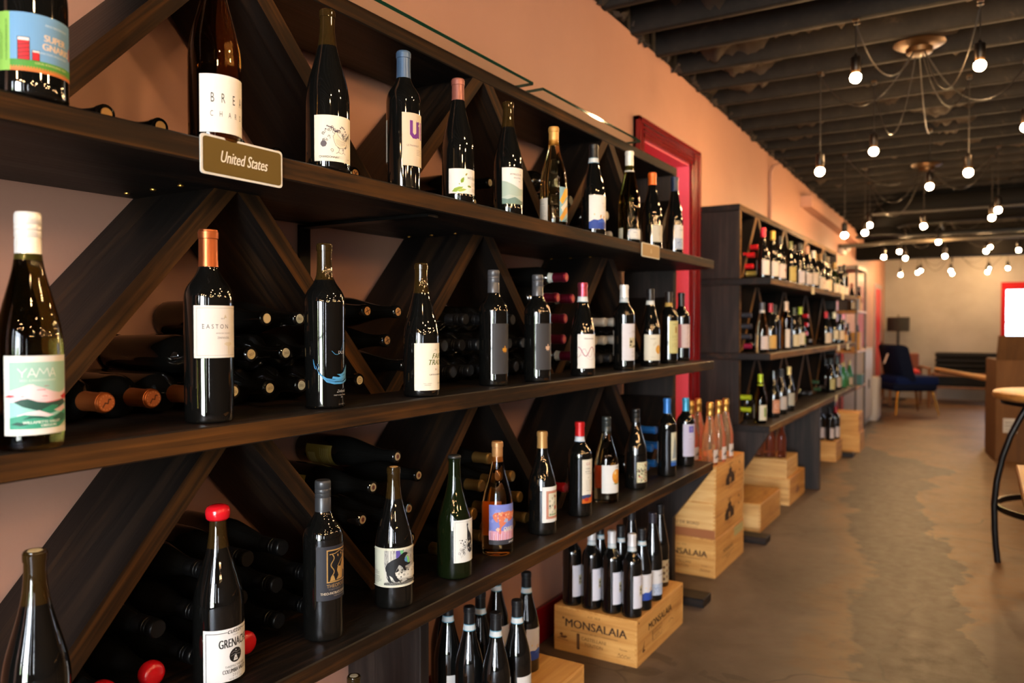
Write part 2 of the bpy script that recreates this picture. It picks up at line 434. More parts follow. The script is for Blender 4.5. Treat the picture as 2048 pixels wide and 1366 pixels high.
def band(t, c, c2, H, seg, sty, R, h=17):
    z0 = 238 * H / 300.0
    def mk():
        mb = MB(); zs = [z0 + h * i / 4.0 for i in range(5)]; rr = [neck_r(sty, H, R, z) + 0.55 for z in zs]
        mb.lathe([((rr[0] - .6) / 1000, z0 / 1000)] + [(r / 1000, z / 1000) for r, z in zip(rr, zs)] + [((rr[-1] - .6) / 1000, zs[-1] / 1000)], seg, ink(c))
        for zc_ in (z0, z0 + h - 1.6):
            ra, rb_ = neck_r(sty, H, R, zc_) + 0.8, neck_r(sty, H, R, zc_ + 1.6) + 0.8
            mb.lathe([((ra - .4) / 1000, zc_ / 1000), (ra / 1000, zc_ / 1000), (rb_ / 1000, (zc_ + 1.6) / 1000), ((rb_ - .4) / 1000, (zc_ + 1.6) / 1000)], seg, ink(c2))
        return mb.mesh('neck_band', 60)
    return obj('neck_band', cached(('band', c, c2, H, seg, sty, R), mk), t)
def bottle(label, loc, sty='bdx', H=300, R=37.5, glass=None, neck=None, close=('foil', '222222'), bnd=None, lab=None, back=None, extra=None,
           rot=(0, 0, 0), group=None, seg=32, sub=3, name='wine_bottle', cat='wine bottle', closelabel=None):
    """lab / back: (th0 degrees, z0 mm, width mm, height mm, base colour or None, [art])"""
    glass = glass or GLASS_DK
    t = thing(name, label, cat, loc, rot, group)
    obj('glass_body', body_mesh(sty, H, R, glass, neck, seg, sub), t)
    if close:
        c = closure(t, 'foil_band' if (bnd and close[0] == 'foil') else close[0], close[1], H, seg)
        if closelabel and c: c['label'] = closelabel
    if bnd: band(t, bnd[0], bnd[1], H, seg, sty, R)
    for nm, L_ in (('label', lab), ('back_label', back), ('collar_label', extra)):
        if not L_: continue
        th0, z0, w, h, base, el = L_
        def mk():
            mb = MB(); fm = cyl_map(R / 1000.0, th0, z0 / 1000.0)
            e2 = ([('R', 0, 0, w, h, base)] if base else []) + list(el)
            art(mb, e2, fm); return mb.mesh(nm)
        key = ('lab', nm, th0, z0, w, h, base, repr(el), R)
        obj('paper_label' if nm == 'label' else nm, cached(key, mk), t)
    return t

# ================================================================== THE ROOM
WX = -1.47; EX = 4.6; Y0 = -3.3; Y1 = 14.9
def ceil_z(y): return 2.64 - 0.018 * (y - 3.08)

def floor_mat():
    m, N, L, b = nodes_mat('stained_concrete')
    t = N.new('ShaderNodeTexCoord'); O = t.outputs['Object']
    sx = N.new('ShaderNodeSeparateXYZ'); L.new(O, sx.inputs[0])
    def curve(stops):   # stain edge: x as a function of y
        fy = nmath(N, L, 'DIVIDE', sx.outputs['Y'], 10.0, clamp=True)
        r = N.new('ShaderNodeValToRGB'); L.new(fy, r.inputs[0]); c = r.color_ramp; c.interpolation = 'B_SPLINE'
        def g(x): v = (x + 2) / 4; return (v, v, v, 1)
        c.elements[0].position = stops[0][0] / 10; c.elements[0].color = g(stops[0][1])
        c.elements[1].position = stops[-1][0] / 10; c.elements[1].color = g(stops[-1][1])
        for y, x in stops[1:-1]:
            e = c.elements.new(y / 10); e.color = g(x)
        return nmath(N, L, 'MULTIPLY_ADD', r.outputs[0], 4.0, -2.0)
    nd = nnoise(N, L, O, 2.6, 5, 0.6); nd2 = nnoise(N, L, O, 11, 5, 0.65)
    wob = nmath(N, L, 'ADD', nmath(N, L, 'MULTIPLY_ADD', nd, 0.5, -0.25), nmath(N, L, 'MULTIPLY_ADD', nd2, 0.14, -0.07))
    x = nmath(N, L, 'ADD', sx.outputs['X'], wob)
    right = curve([(2.5, 0.02), (3.3, 0.0), (3.8, -0.03), (4.2, -0.11), (4.5, -0.05), (5.1, -0.17), (5.8, -0.38), (6.8, -0.42), (7.5, -0.2), (8.0, -0.45), (8.6, -1.1)])
    left = curve([(2.5, -0.36), (3.2, -0.41), (3.5, -0.5), (3.95, -0.47), (4.25, -0.42), (4.8, -0.57), (5.1, -0.69), (6.0, -0.82), (7.5, -1.05), (8.6, -1.3)])
    def step(a, w): return nmath(N, L, 'MULTIPLY_ADD', a, 1.0 / w, 0.5, clamp=True)
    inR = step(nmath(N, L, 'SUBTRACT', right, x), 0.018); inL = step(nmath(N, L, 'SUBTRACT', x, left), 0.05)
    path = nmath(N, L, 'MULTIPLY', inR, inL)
    och_w = nmath(N, L, 'MULTIPLY', step(nmath(N, L, 'SUBTRACT', x, right), 0.02), step(nmath(N, L, 'SUBTRACT', nmath(N, L, 'MULTIPLY_ADD', sx.outputs['Y'], 0.27, -0.98), x), 0.1))
    ocl = nmath(N, L, 'MULTIPLY', step(nmath(N, L, 'SUBTRACT', left, x), 0.05), step(nmath(N, L, 'SUBTRACT', x, nmath(N, L, 'SUBTRACT', left, 0.13)), 0.12))
    f = nnoise(N, L, O, 1.8, 6, 0.62, 0.5); g = nnoise(N, L, O, 16, 5, 0.65); h = nnoise(N, L, O, 60, 4, 0.7)
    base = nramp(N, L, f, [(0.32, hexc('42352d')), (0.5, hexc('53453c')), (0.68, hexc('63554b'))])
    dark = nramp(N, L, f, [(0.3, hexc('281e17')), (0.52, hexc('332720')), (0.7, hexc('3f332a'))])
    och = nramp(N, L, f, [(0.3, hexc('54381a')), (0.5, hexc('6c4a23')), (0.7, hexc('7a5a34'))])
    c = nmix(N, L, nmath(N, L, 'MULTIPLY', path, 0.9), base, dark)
    c = nmix(N, L, nmath(N, L, 'MULTIPLY', och_w, 0.75), c, och)
    c = nmix(N, L, nmath(N, L, 'MULTIPLY', ocl, 0.55), c, och)
    mott = nramp(N, L, g, [(0.3, (0.62, 0.60, 0.58, 1)), (0.52, (1, 1, 1, 1)), (0.75, (1.12, 1.1, 1.08, 1))])
    mx = N.new('ShaderNodeMix'); mx.data_type = 'RGBA'; mx.blend_type = 'MULTIPLY'; mx.inputs[0].default_value = 0.75
    L.new(c, mx.inputs[6]); L.new(mott, mx.inputs[7]); c = mx.outputs[2]
    v = N.new('ShaderNodeTexVoronoi'); v.feature = 'DISTANCE_TO_EDGE'; v.inputs['Scale'].default_value = 0.55
    wv = N.new('ShaderNodeMapping'); ds = N.new('ShaderNodeTexNoise'); ds.inputs['Scale'].default_value = 3.0; L.new(O, ds.inputs['Vector'])
    vm = N.new('ShaderNodeVectorMath'); vm.operation = 'MULTIPLY_ADD'; L.new(ds.outputs['Color'], vm.inputs[0]); vm.inputs[1].default_value = (0.35, 0.35, 0); L.new(O, vm.inputs[2]); L.new(vm.outputs[0], v.inputs['Vector'])
    crack = nmath(N, L, 'MULTIPLY', nmath(N, L, 'LESS_THAN', v.outputs['Distance'], 0.0035), nmath(N, L, 'GREATER_THAN', f, 0.47))
    c = nmix(N, L, nmath(N, L, 'MULTIPLY', crack, 0.6), c, hexc('2a221c'))
    L.new(c, b.inputs['Base Color'])
    L.new(nmath(N, L, 'MULTIPLY_ADD', g, 0.4, 0.32), b.inputs['Roughness'])
    nbump(N, L, b, nmath(N, L, 'ADD', g, nmath(N, L, 'MULTIPLY', h, 0.3)), 0.12, 0.006)
    return m
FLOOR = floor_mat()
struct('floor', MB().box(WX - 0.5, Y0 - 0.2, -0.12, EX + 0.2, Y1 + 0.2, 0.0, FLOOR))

# wall with a deep doorway; the wall top follows the falling ceiling
D1a, D1b, D1t = 3.69, 4.45, 2.165
w = MB()
def wseg(a, b, z0, z1=None):
    za, zb = (ceil_z(a) + 0.01, ceil_z(b) + 0.01) if z1 is None else (z1, z1)
    w.add([(WX - 0.36, a, z0), (WX, a, z0), (WX, b, z0), (WX - 0.36, b, z0), (WX - 0.36, a, za), (WX, a, za), (WX, b, zb), (WX - 0.36, b, zb)],
          [(3, 2, 1, 0), (4, 5, 6, 7), (0, 1, 5, 4), (1, 2, 6, 5), (2, 3, 7, 6), (3, 0, 4, 7)], WALL)
wseg(Y0 - 0.1, D1a, 0.0); wseg(D1a, D1b, D1t); wseg(D1b, Y1 + 0.1, 0.0)
struct('wall_left', w)
w = MB()   # back wall with a tall window
for a, b_, z0, z1 in ((WX - 0.3, 0.30, 0, 2.6), (0.30, 1.42, 1.81, 2.6), (0.30, 1.42, 0, 0.25), (1.42, EX + 0.3, 0, 2.6)):
    w.box(a, Y1, z0, b_, Y1 + 0.25, z1, WALLB)
struct('wall_back', w)
w = MB()
OPEN = ((-0.62, -0.46, 0.5), (0.1, 1.5, 0.08), (2.2, 2.4, 0.5), (4.05, 4.4, 0.5))      # glazed openings: x from, x to, sill height
xe = WX - 0.3
for a, b_, z0 in OPEN:
    w.box(xe, Y0 - 0.2, 0, a, Y0, 2.8, DARKW); w.box(a, Y0 - 0.2, 0, b_, Y0, z0, DARKW); w.box(a, Y0 - 0.2, 2.4, b_, Y0, 2.8, DARKW); xe = b_
w.box(xe, Y0 - 0.2, 0, EX + 0.3, Y0, 2.8, DARKW)
struct('wall_front', w)
struct('wall_right', MB().box(EX, Y0, 0, EX + 0.2, Y1, 2.8, DARKW))

PANE, PN, PL, _b = nodes_mat('window_glass')
tr = PN.new('ShaderNodeBsdfTransparent'); gl = PN.new('ShaderNodeBsdfGlossy'); gl.inputs['Roughness'].default_value = 0.01
fr = PN.new('ShaderNodeFresnel'); fr.inputs[0].default_value = 1.45; ms = PN.new('ShaderNodeMixShader')
PL.new(front_only(PN, PL, fr.outputs[0]), ms.inputs[0]); PL.new(tr.outputs[0], ms.inputs[1]); PL.new(gl.outputs[0], ms.inputs[2]); PL.new(ms.outputs[0], PN['Material Output'].inputs[0])
# storefront glazing behind the camera
fr1 = MB()
for a, b_, z0 in OPEN:
    fr1.box(a, Y0 - 0.12, z0, a + 0.03, Y0 - 0.05, 2.4, STEEL_DK); fr1.box(b_ - 0.03, Y0 - 0.12, z0, b_, Y0 - 0.05, 2.4, STEEL_DK)
    if b_ - a > 1:
        for x in (a + 0.46, a + 0.93): fr1.box(x, Y0 - 0.12, z0, x + 0.025, Y0 - 0.05, 2.4, STEEL_DK)
    for z in (z0, 1.0, 2.05, 2.37): fr1.box(a, Y0 - 0.12, z, b_, Y0 - 0.05, z + 0.03, STEEL_DK)
wf = struct('window_1', fr1)
pn = MB()
for a, b_, z0 in OPEN: pn.box(a, Y0 - 0.09, z0, b_, Y0 - 0.084, 2.4, PANE)
struct('pane', pn, wf)
# back window, red frame
fr2 = MB()
fr2.box(0.235, Y1 - 0.03, 0.0, 0.305, Y1 + 0.1, 1.925, mat('matt_red_frame', '9c0f16', 0.65, spec=0.15)); fr2.box(1.41, Y1 - 0.03, 0.0, 1.48, Y1 + 0.1, 1.925, mat('matt_red_frame', '9c0f16', 0.65, spec=0.15))
fr2.box(0.305, Y1 - 0.03, 1.81, 1.41, Y1 + 0.1, 1.925, mat('matt_red_frame', '9c0f16', 0.65, spec=0.15)); fr2.box(0.305, Y1 - 0.03, 0.12, 1.41, Y1 + 0.1, 0.26, mat('matt_red_frame', '9c0f16', 0.65, spec=0.15))
fr2.box(0.305, Y1 + 0.04, 1.275, 1.41, Y1 + 0.08, 1.30, mat('matt_red_frame', '9c0f16', 0.65, spec=0.15))
wb = struct('window_2', fr2)
TP, PN, PL, _b = nodes_mat('dimmed_window_glass')
tr = PN.new('ShaderNodeBsdfTransparent'); tr.inputs[0].default_value = (0.36, 0.37, 0.40, 1); gl = PN.new('ShaderNodeBsdfGlossy'); gl.inputs['Roughness'].default_value = 0.01  # tint added to cut the daylight glare on the floor
fr = PN.new('ShaderNodeFresnel'); ms = PN.new('ShaderNodeMixShader')
PL.new(front_only(PN, PL, fr.outputs[0]), ms.inputs[0]); PL.new(tr.outputs[0], ms.inputs[1]); PL.new(gl.outputs[0], ms.inputs[2]); PL.new(ms.outputs[0], PN['Material Output'].inputs[0])
struct('pane', MB().box(0.305, Y1 + 0.055, 0.26, 1.41, Y1 + 0.061, 1.81, TP), wb)

struct('baseboard_left', MB().box(WX, Y0, 0.0, WX + 0.018, 3.575, 0.14, RED_PAINT, bev=0.003))

# doorway 1: moulded red frame, pink reveals, red door leaf deep inside
d = MB()
def frame_piece(mb, y0, z0, y1, z1, vertical):
    if vertical:
        s_ = 1 if y1 > y0 else -1
        for (a, b_, t_) in ((0, 1.0, 0.018), (0, 0.28, 0.034), (0.40, 0.5, 0.026), (0.62, 0.72, 0.024)):
            ya, yb = y0 + (y1 - y0) * a, y0 + (y1 - y0) * b_; mb.box(WX - 0.002, min(ya, yb), z0, WX + t_, max(ya, yb), z1, RED_PAINT, bev=0.004)
    else:
        for (a, b_, t_) in ((0, 1.0, 0.018), (0, 0.28, 0.034), (0.40, 0.5, 0.026), (0.62, 0.72, 0.024)):
            za, zb = z1 + (z0 - z1) * a, z1 + (z0 - z1) * b_; mb.box(WX - 0.002, y0, min(za, zb), WX + t_, y1, max(za, zb), RED_PAINT, bev=0.004)
frame_piece(d, 3.585, 0.0, D1a + 0.005, 2.25, True); frame_piece(d, 4.555, 0.0, D1b - 0.005, 2.25, True); frame_piece(d, 3.585, D1t - 0.005, 4.555, 2.25, False)
d1 = struct('door_1', d)
rv = MB(); rv.box(WX - 0.34, D1b - 0.012, 0.0, WX - 0.003, D1b + 0.001, D1t, PINK_PAINT); rv.box(WX - 0.34, D1a - 0.001, 0.0, WX - 0.003, D1a + 0.012, D1t, PINK_PAINT)
rv.box(WX - 0.34, D1a, D1t - 0.012, WX - 0.003, D1b, D1t + 0.001, PINK_PAINT); struct('door_lining', rv, d1)
lf = MB(); lf.box(WX - 0.36, D1a, 0, WX - 0.32, D1b, D1t, mat('deep_pink_door', 'b02440', 0.4), bev=0.004)
for z0, z1 in ((0.2, 0.95), (1.1, 1.95)):
    lf.box(WX - 0.325, D1a + 0.12, z0, WX - 0.312, D1b - 0.12, z1, mat('deep_pink_door', 'b02440', 0.4), bev=0.004)
struct('door_leaf', lf, d1)
# the smaller red doors further down the wall
for n, (ya, yb, zt) in enumerate(((9.5, 10.35, 1.86), (11.45, 12.15, 1.84), (13.45, 14.25, 1.82)), 2):
    q = MB(); q.box(WX, ya - 0.07, 0, WX + 0.022, ya, zt + 0.07, mat('grey_trim', '8c7f80', 0.5), bev=0.003); q.box(WX, yb, 0, WX + 0.022, yb + 0.07, zt + 0.07, mat('grey_trim', '8c7f80', 0.5), bev=0.003)
    q.box(WX, ya, zt, WX + 0.022, yb, zt + 0.07, mat('grey_trim', '8c7f80', 0.5), bev=0.003); q = struct('door_%d' % n, q)
    l2 = MB().box(WX, ya, 0.01, WX + 0.012, yb, zt, mat('red_door', 'b4202e', 0.35))
    l2.box(WX + 0.011, ya + 0.1, 0.15, WX + 0.018, yb - 0.1, 0.85, mat('red_door', 'b4202e', 0.35), bev=0.003).box(WX + 0.011, ya + 0.1, 1.0, WX + 0.018, yb - 0.1, zt - 0.12, mat('red_door', 'b4202e', 0.35), bev=0.003)
    struct('door_leaf', l2, q); struct('door_handle', MB().tube([(WX + 0.02, yb - 0.06, 0.95), (WX + 0.05, yb - 0.06, 0.95)], 0.012, STEEL_DK), q)

# ceiling: boarding, black joists and the rough plaster keys squeezed between them
CEIL = mat('black_ceiling_paint', '17120f', 0.7); 
jm, N, L, b = nodes_mat('black_joist_paint'); t = N.new('ShaderNodeTexCoord')
f = nnoise(N, L, t.outputs['Object'], 14, 6, 0.7, 0.3); L.new(nramp(N, L, f, [(0.35, hexc('151210')), (0.62, hexc('1e1a17')), (0.74, hexc('352c25'))]), b.inputs['Base Color'])
b.inputs['Roughness'].default_value = 0.75; b.inputs['Specular IOR Level'].default_value = 0.2; nbump(N, L, b, f, 0.5, 0.008)
c = MB(); zt0, zt1 = ceil_z(Y0 - 0.2) + 0.2, ceil_z(Y1 + 0.2) + 0.2
c.add([(WX - 0.4, Y0 - 0.2, zt0), (EX + 0.2, Y0 - 0.2, zt0), (EX + 0.2, Y1 + 0.2, zt1), (WX - 0.4, Y1 + 0.2, zt1), (WX - 0.4, Y0 - 0.2, zt0 + 0.05), (EX + 0.2, Y0 - 0.2, zt0 + 0.05), (EX + 0.2, Y1 + 0.2, zt1 + 0.05), (WX - 0.4, Y1 + 0.2, zt1 + 0.05)],
      [(0, 1, 2, 3), (4, 7, 6, 5), (0, 4, 5, 1), (1, 5, 6, 2), (2, 6, 7, 3), (3, 7, 4, 0)], CEIL)
c.add([(x, y, ceil_z(y) + h) for x in (WX - 0.33, WX - 0.03) for y in (Y0 - 0.2, Y1 + 0.2) for h in (0.0, 0.24)], [(0, 1, 3, 2), (4, 6, 7, 5), (0, 4, 5, 1), (2, 3, 7, 6), (0, 2, 6, 4), (1, 5, 7, 3)], CEIL)
for y in (Y0 - 0.19, Y1 + 0.04): c.box(WX - 0.3, y, 2.3, EX + 0.2, y + 0.15, ceil_z(y) + 0.24, CEIL)
c.box(EX + 0.02, Y0, 2.6, EX + 0.19, Y1, 2.95, CEIL)
ceiling = struct('ceiling', c)
JY = [3.57 + 0.335 * k for k in range(-20, 34)]
def joist_mesh():
    mb = MB(); n = 24
    def prof(x):
        j = 0.004 * noise.noise(Vector((x * 1.7, 3.1, 0)))
        return [(-0.024, 0.2), (-0.024 + j, 0.008), (-0.018 + j, 0.001), (0.0, -0.001), (0.018 + j, 0.001), (0.024 + j, 0.008), (0.024, 0.2)]
    xs = [WX + (EX - WX) * i / n for i in range(n + 1)]; k = 7
    for x in xs: mb.v += [(x, a, z) for a, z in prof(x)]
    for i in range(n):
        for j in range(k): mb.f.append((i * k + j, i * k + (j + 1) % k, (i + 1) * k + (j + 1) % k, (i + 1) * k + j)); mb.m.append(mb.mi(jm))
    mb.f.append(tuple(range(k))); mb.m.append(0); mb.f.append(tuple(n * k + j for j in range(k))); mb.m.append(0)
    return mb.mesh('joist', 50)
JM = joist_mesh()
for y in JY:
    o = obj('joist', JM, ceiling, (0, y, ceil_z(y)))
pm = MB(); nx, ny = 150, 220
ax0, ax1, ay0, ay1 = WX, 1.6, 2.2, 10.0
for j in range(ny + 1):
    for i in range(nx + 1):
        x = ax0 + (ax1 - ax0) * i / nx; y = ay0 + (ay1 - ay0) * j / ny
        h = noise.noise(Vector((x * 2.2, y * 2.2, 5))) + 0.5 * noise.noise(Vector((x * 7, y * 9, 1))) + 0.35 * noise.noise(Vector((x * 19, y * 22, 2)))
        pm.v.append((x, y, ceil_z(y) + 0.15 - 0.15 * max(0.0, h + 0.1) - 0.02 * noise.noise(Vector((x * 40, y * 40, 0)))))
k = pm.mi(mat('dusty_plaster', '33291f', 0.9))
for j in range(ny):
    for i in range(nx):
        a = j * (nx + 1) + i; pm.f.append((a, a + 1, a + nx + 2, a + nx + 1)); pm.m.append(k)
pk = obj('plaster_keys', pm.mesh('plaster_keys', 180), ceiling)
# crumbly joist pockets along the wall head
rb = MB()
for y in JY:
    if not 2.4 < y < 9: continue
    for q in range(5):
        yy = y + 0.04 + random.random() * 0.26; s_ = 0.012 + random.random() * 0.02
        c0 = Vector((WX + 0.015 + random.random() * 0.02, yy, ceil_z(yy) - 0.004 + random.random() * 0.03))
        pts = [c0 + Vector((random.uniform(-1, 1) * s_, random.uniform(-1, 1) * s_ * 1.6, random.uniform(-1, 1) * s_)) for _ in range(6)]
        rb.add([p for p in pts], [(0, 1, 2), (0, 2, 3), (0, 3, 4), (0, 4, 1), (5, 2, 1), (5, 3, 2), (5, 4, 3), (5, 1, 4)], mat('mortar_crumbs', '2a211a', 0.95))
o = obj('mortar_edge', rb, ceiling); o['kind'] = 'stuff'

# boxed trunking, conduit and emergency light on the wall; round duct and pipes under the ceiling
TR = MB(); TR.add([(WX, 7.64, 2.33), (WX + 0.10, 7.64, 2.33), (WX + 0.10, 12.2, 2.25), (WX, 12.2, 2.25), (WX, 7.64, 2.43), (WX + 0.10, 7.64, 2.43), (WX + 0.10, 12.2, 2.35), (WX, 12.2, 2.35)],
       [(3, 2, 1, 0), (4, 5, 6, 7), (0, 1, 5, 4), (1, 2, 6, 5), (2, 3, 7, 6), (3, 0, 4, 7)], WALL)
struct('trim_1', TR)
o = obj('conduit', MB().tube([(WX + 0.05, 6.5, 2.52), (WX + 0.03, 6.42, 2.49), (WX + 0.014, 6.385, 2.44), (WX + 0.014, 6.38, 2.35), (WX + 0.014, 6.38, 1.98), (WX + 0.01, 6.38, 1.94)], 0.0125, WALL, 12).mesh('conduit', 40))
tag(o, 'thin painted conduit bending down the peach wall behind the second rack', 'pipe')
el_ = thing('emergency_light', 'small white emergency light box on the wall above the metal rack', 'emergency light', (WX, 9.95, 2.07))
obj('housing', MB().box(0, -0.13, 0.0, 0.06, 0.13, 0.11, mat('white_plastic', 'd8cfc6', 0.5), bev=0.008), el_)
for s_ in (-0.07, 0.07): obj('lamp_head', MB().tube([(0.06, s_, 0.08), (0.1, s_, 0.05)], [0.02, 0.032], mat('white_plastic', 'd8cfc6', 0.5), 12), el_)
du = thing('ventilation_duct', 'large round black duct crossing the ceiling with an elbow near the wall', 'duct', (0, 8.72, 2.38))
dm = mat('black_duct_paint', '110e0c', 0.75, spec=0.2)
pts = [(EX - 0.1, 0, 0.0), (-0.6, 0, 0.0)] + [(-0.6 - 0.3 * math.sin(R_(a)), 0, -0.3 * (1 - math.cos(R_(a))) * 0.6) for a in (15, 30, 45, 60, 75, 90)]
obj('pipe', MB().tube(pts, 0.145, dm, 28).mesh('pipe', 50), du)
cm = MB(); cm.lathe([(0.145, 0.06), (0.15, 0.0), (0.20, -0.05), (0.235, -0.075), (0.235, -0.085), (0.16, -0.07), (0.0, -0.06)], 28, dm); obj('flared_outlet', cm.mesh('flared_outlet', 40), du, (-0.9, 0, -0.17))
for x in (0.4, 1.6, 2.8): obj('joint_collar', MB().tube([(0, 0, 0), (0.03, 0, 0)], 0.152, dm, 28).mesh('joint_collar', 40), du, (x, 0, 0))
for n_, (y_, z_, r_, c_, lb) in enumerate(((9.6, 2.15, 0.022, '5a5044', 'long grey sprinkler pipe crossing below the black ceiling'), (8.3, 2.3, 0.015, '2a241f', 'thin dark pipe crossing the ceiling in front of the round duct'), (10.4, 2.3, 0.03, '1c1815', 'thick black pipe crossing the ceiling beyond the round duct'))):
    p_ = [(EX - 0.1, y_, z_), (-0.95, y_, z_)] + ([(-1.1, y_ - 0.15, z_ - 0.03), (-1.35, y_ - 0.45, z_ - 0.06)] if n_ == 0 else [])
    o = obj('ceiling_pipe', MB().tube(p_, r_, mat('pipe_' + c_, c_, 0.5), 14).mesh('ceiling_pipe', 40)); tag(o, lb, 'pipe')
struct('trim_2', MB().box(WX, 11.3, 2.1, EX, 11.55, 2.5, mat('black_beam', '0a0807', 0.9, spec=0.1), bev=0.01))

# ================================================================== WINE RACKS
XB, XF, XS = -1.455, -1.21, -1.035     # back, front of the uprights, front of the shelves
def rack(name_label, ya, yb, zs, ztop, peaks, run, legs, group, W_EDGE_LIT=W_EDGE_LIT):
    """zs: top faces of the three shelves from top to bottom"""
    t = thing('wine_rack', name_label, 'wine rack', (XB, ya, 0), group=group)
    P = lambda x, y, z: (x - XB, y - ya, z)
    def bd(name, x0, y0, z0, x1, y1, z1, m, mf=None, bev=0.0025):
        a = P(x0, y0, z0); b = P(x1, y1, z1)
        cx, cy, cz = [(p + q) / 2 for p, q in zip(a, b)]
        mb = MB().box(a[0] - cx, a[1] - cy, a[2] - cz, b[0] - cx, b[1] - cy, b[2] - cz, m, mf, bev)
        return obj(name, mb.mesh(name), t, (cx, cy, cz))
    for z in zs: bd('shelf', XB, ya, z - 0.038, XS, yb, z, W_Y, {'+x': W_EDGE_LIT})
    bd('top_board', XB, ya, ztop - 0.038, XF, yb, ztop, W_Y, {'+x': W_EDGE_LIT})
    levels = [(ztop - 0.038, zs[0]), (zs[0] - 0.038, zs[1]), (zs[1] - 0.038, zs[2])]
    for zu, zl in levels:
        for y in (ya, yb - 0.038): bd('end_panel', XB, y, zl, XF, y + 0.038, zu, W_Z_LIT, {'+x': W_EDGE_LIT})
        def brace(yp, zp, yq, zq):    # from the peak (top) to the foot on the shelf below
            dy, dz = yq - yp, zq - zp; Ln = math.hypot(dy, dz); an = math.atan2(dz, dy)
            th = 0.019; h = Ln / 2
            # ends cut level with the boards
            ca, sa = math.cos(an), math.sin(an); cut = th * abs(ca / sa)
            sgn = 1 if an > -math.pi / 2 else -1
            poly = [(-h - sgn * cut, -th), (h - sgn * cut, -th), (h + sgn * cut, th), (-h + sgn * cut, th)]
            mb = MB(); mb.prism([(p[0], p[1]) for p in poly], 0, -(XF - XB) / 2, (XF - XB) / 2, W_Y)
            # front end face gets the worn edge with light in its colour
            mb.m[-1] = mb.mi(W_EDGE_LIT)
            o = obj('diagonal_brace', mb.mesh('diagonal_brace'), t, P((XB + XF) / 2, (yp + yq) / 2, (zp + zq) / 2)); o.rotation_euler = (an, 0, 0)
        H_ = zu - zl
        for y in peaks:
            for s_ in (-1, 1):
                yp = y + s_ * 0.026; yq = y + s_ * run
                e0 = ya + 0.06; e1 = yb - 0.06; tt = 1.0
                if s_ < 0 and yq < e0: tt = (yp - e0) / (yp - yq)
                if s_ > 0 and yq > e1: tt = (e1 - yp) / (yq - yp)
                if tt < 0.15: continue
                if tt >= 1: brace(yp, zu, yq, zl)
                else: brace(yp, zu, yp + (yq - yp) * tt, zu - H_ * tt)
        yl = peaks[-1] + (peaks[1] - peaks[0])          # last rising board, cut by the end panel
        yq = yl - run; e1 = yb - 0.058
        if yq < e1 - 0.08:
            tt = (e1 - yq) / (yl - 0.03 - yq); brace(yq + (yl - 0.03 - yq) * tt, zl + H_ * tt, yq, zl)
    zb = zs[2] - 0.038
    for y, kind in legs:
        if kind == 'taper':
            poly = [(0, 0.0), (XF - XB, 0.0), (XF - XB, 0.35), (XS - XB - 0.005, zb), (0, zb)]
            pm_ = MB(); pm_.prism([(p[0], p[1]) for p in poly], 1, -0.019, 0.019, W_Z_LIT); o = obj('leg_panel', pm_.mesh('leg_panel'), t, (0, y - ya, 0))
        elif kind == 'straight':
            bd('leg_panel', XB, y - 0.019, 0.0, XF, y + 0.019, zb, W_Z_LIT)
        elif kind == 'wide':
            bd('leg_panel', XB + 0.16, y - 0.02, 0.0, XS - 0.005, y + 0.02, zb, W_Z_LIT)
        if kind != 'wide': bd('foot', XB + 0.2, y - 0.13, 0.0, XS + 0.005, y - 0.02, 0.038, W_X)
        # screws under the boards
    return t
Z1 = (1.52, 1.072, 0.6165)
r1 = rack('long dark-stained rack of three deep shelves with diagonal dividers, nearest the viewer', 0.03, 3.475, Z1, 1.95, (1.005, 1.855, 2.71), 0.40, ((1.58, 'straight'), (3.455, 'taper')), 'dark wine racks along the wall')
Z2 = (1.503, 1.07, 0.656)
r2 = rack('second dark rack further down the wall, beyond the red doorway, with tall side panel', 4.56, 8.05, Z2, 1.933, (4.97, 5.75, 6.53, 7.31), 0.36, ((4.6, 'taper'), (6.2, 'wide'), (8.0, 'straight')), 'dark wine racks along the wall', W_EDGE_BULBLIT)
scm = MB().lathe([(0, 0), (0.0055, 0), (0.005, -0.002), (0.002, -0.003), (0, -0.0025)], 12, mat('brass_screw', 'c79a4a', 0.3, metal=0.9)).mesh('screw')
for yp in (0.99, 1.845, 2.70):
    for k in range(3): obj('screw', scm, r1, (XF - 0.03 - 0.08 * k - XB, yp - 0.085 - 0.03, Z1[0] - 0.038))
# black steel angle bracket under the top shelf
br = MB(); br.box(-1.465, 1.40, 1.22, -1.459, 1.437, 1.481, STEEL_DK).box(-1.465, 1.40, 1.473, -1.06, 1.437, 1.4795, STEEL_DK)
tag(obj('shelf_bracket', br), 'black steel angle bracket screwed to the wall under the top shelf', 'bracket')
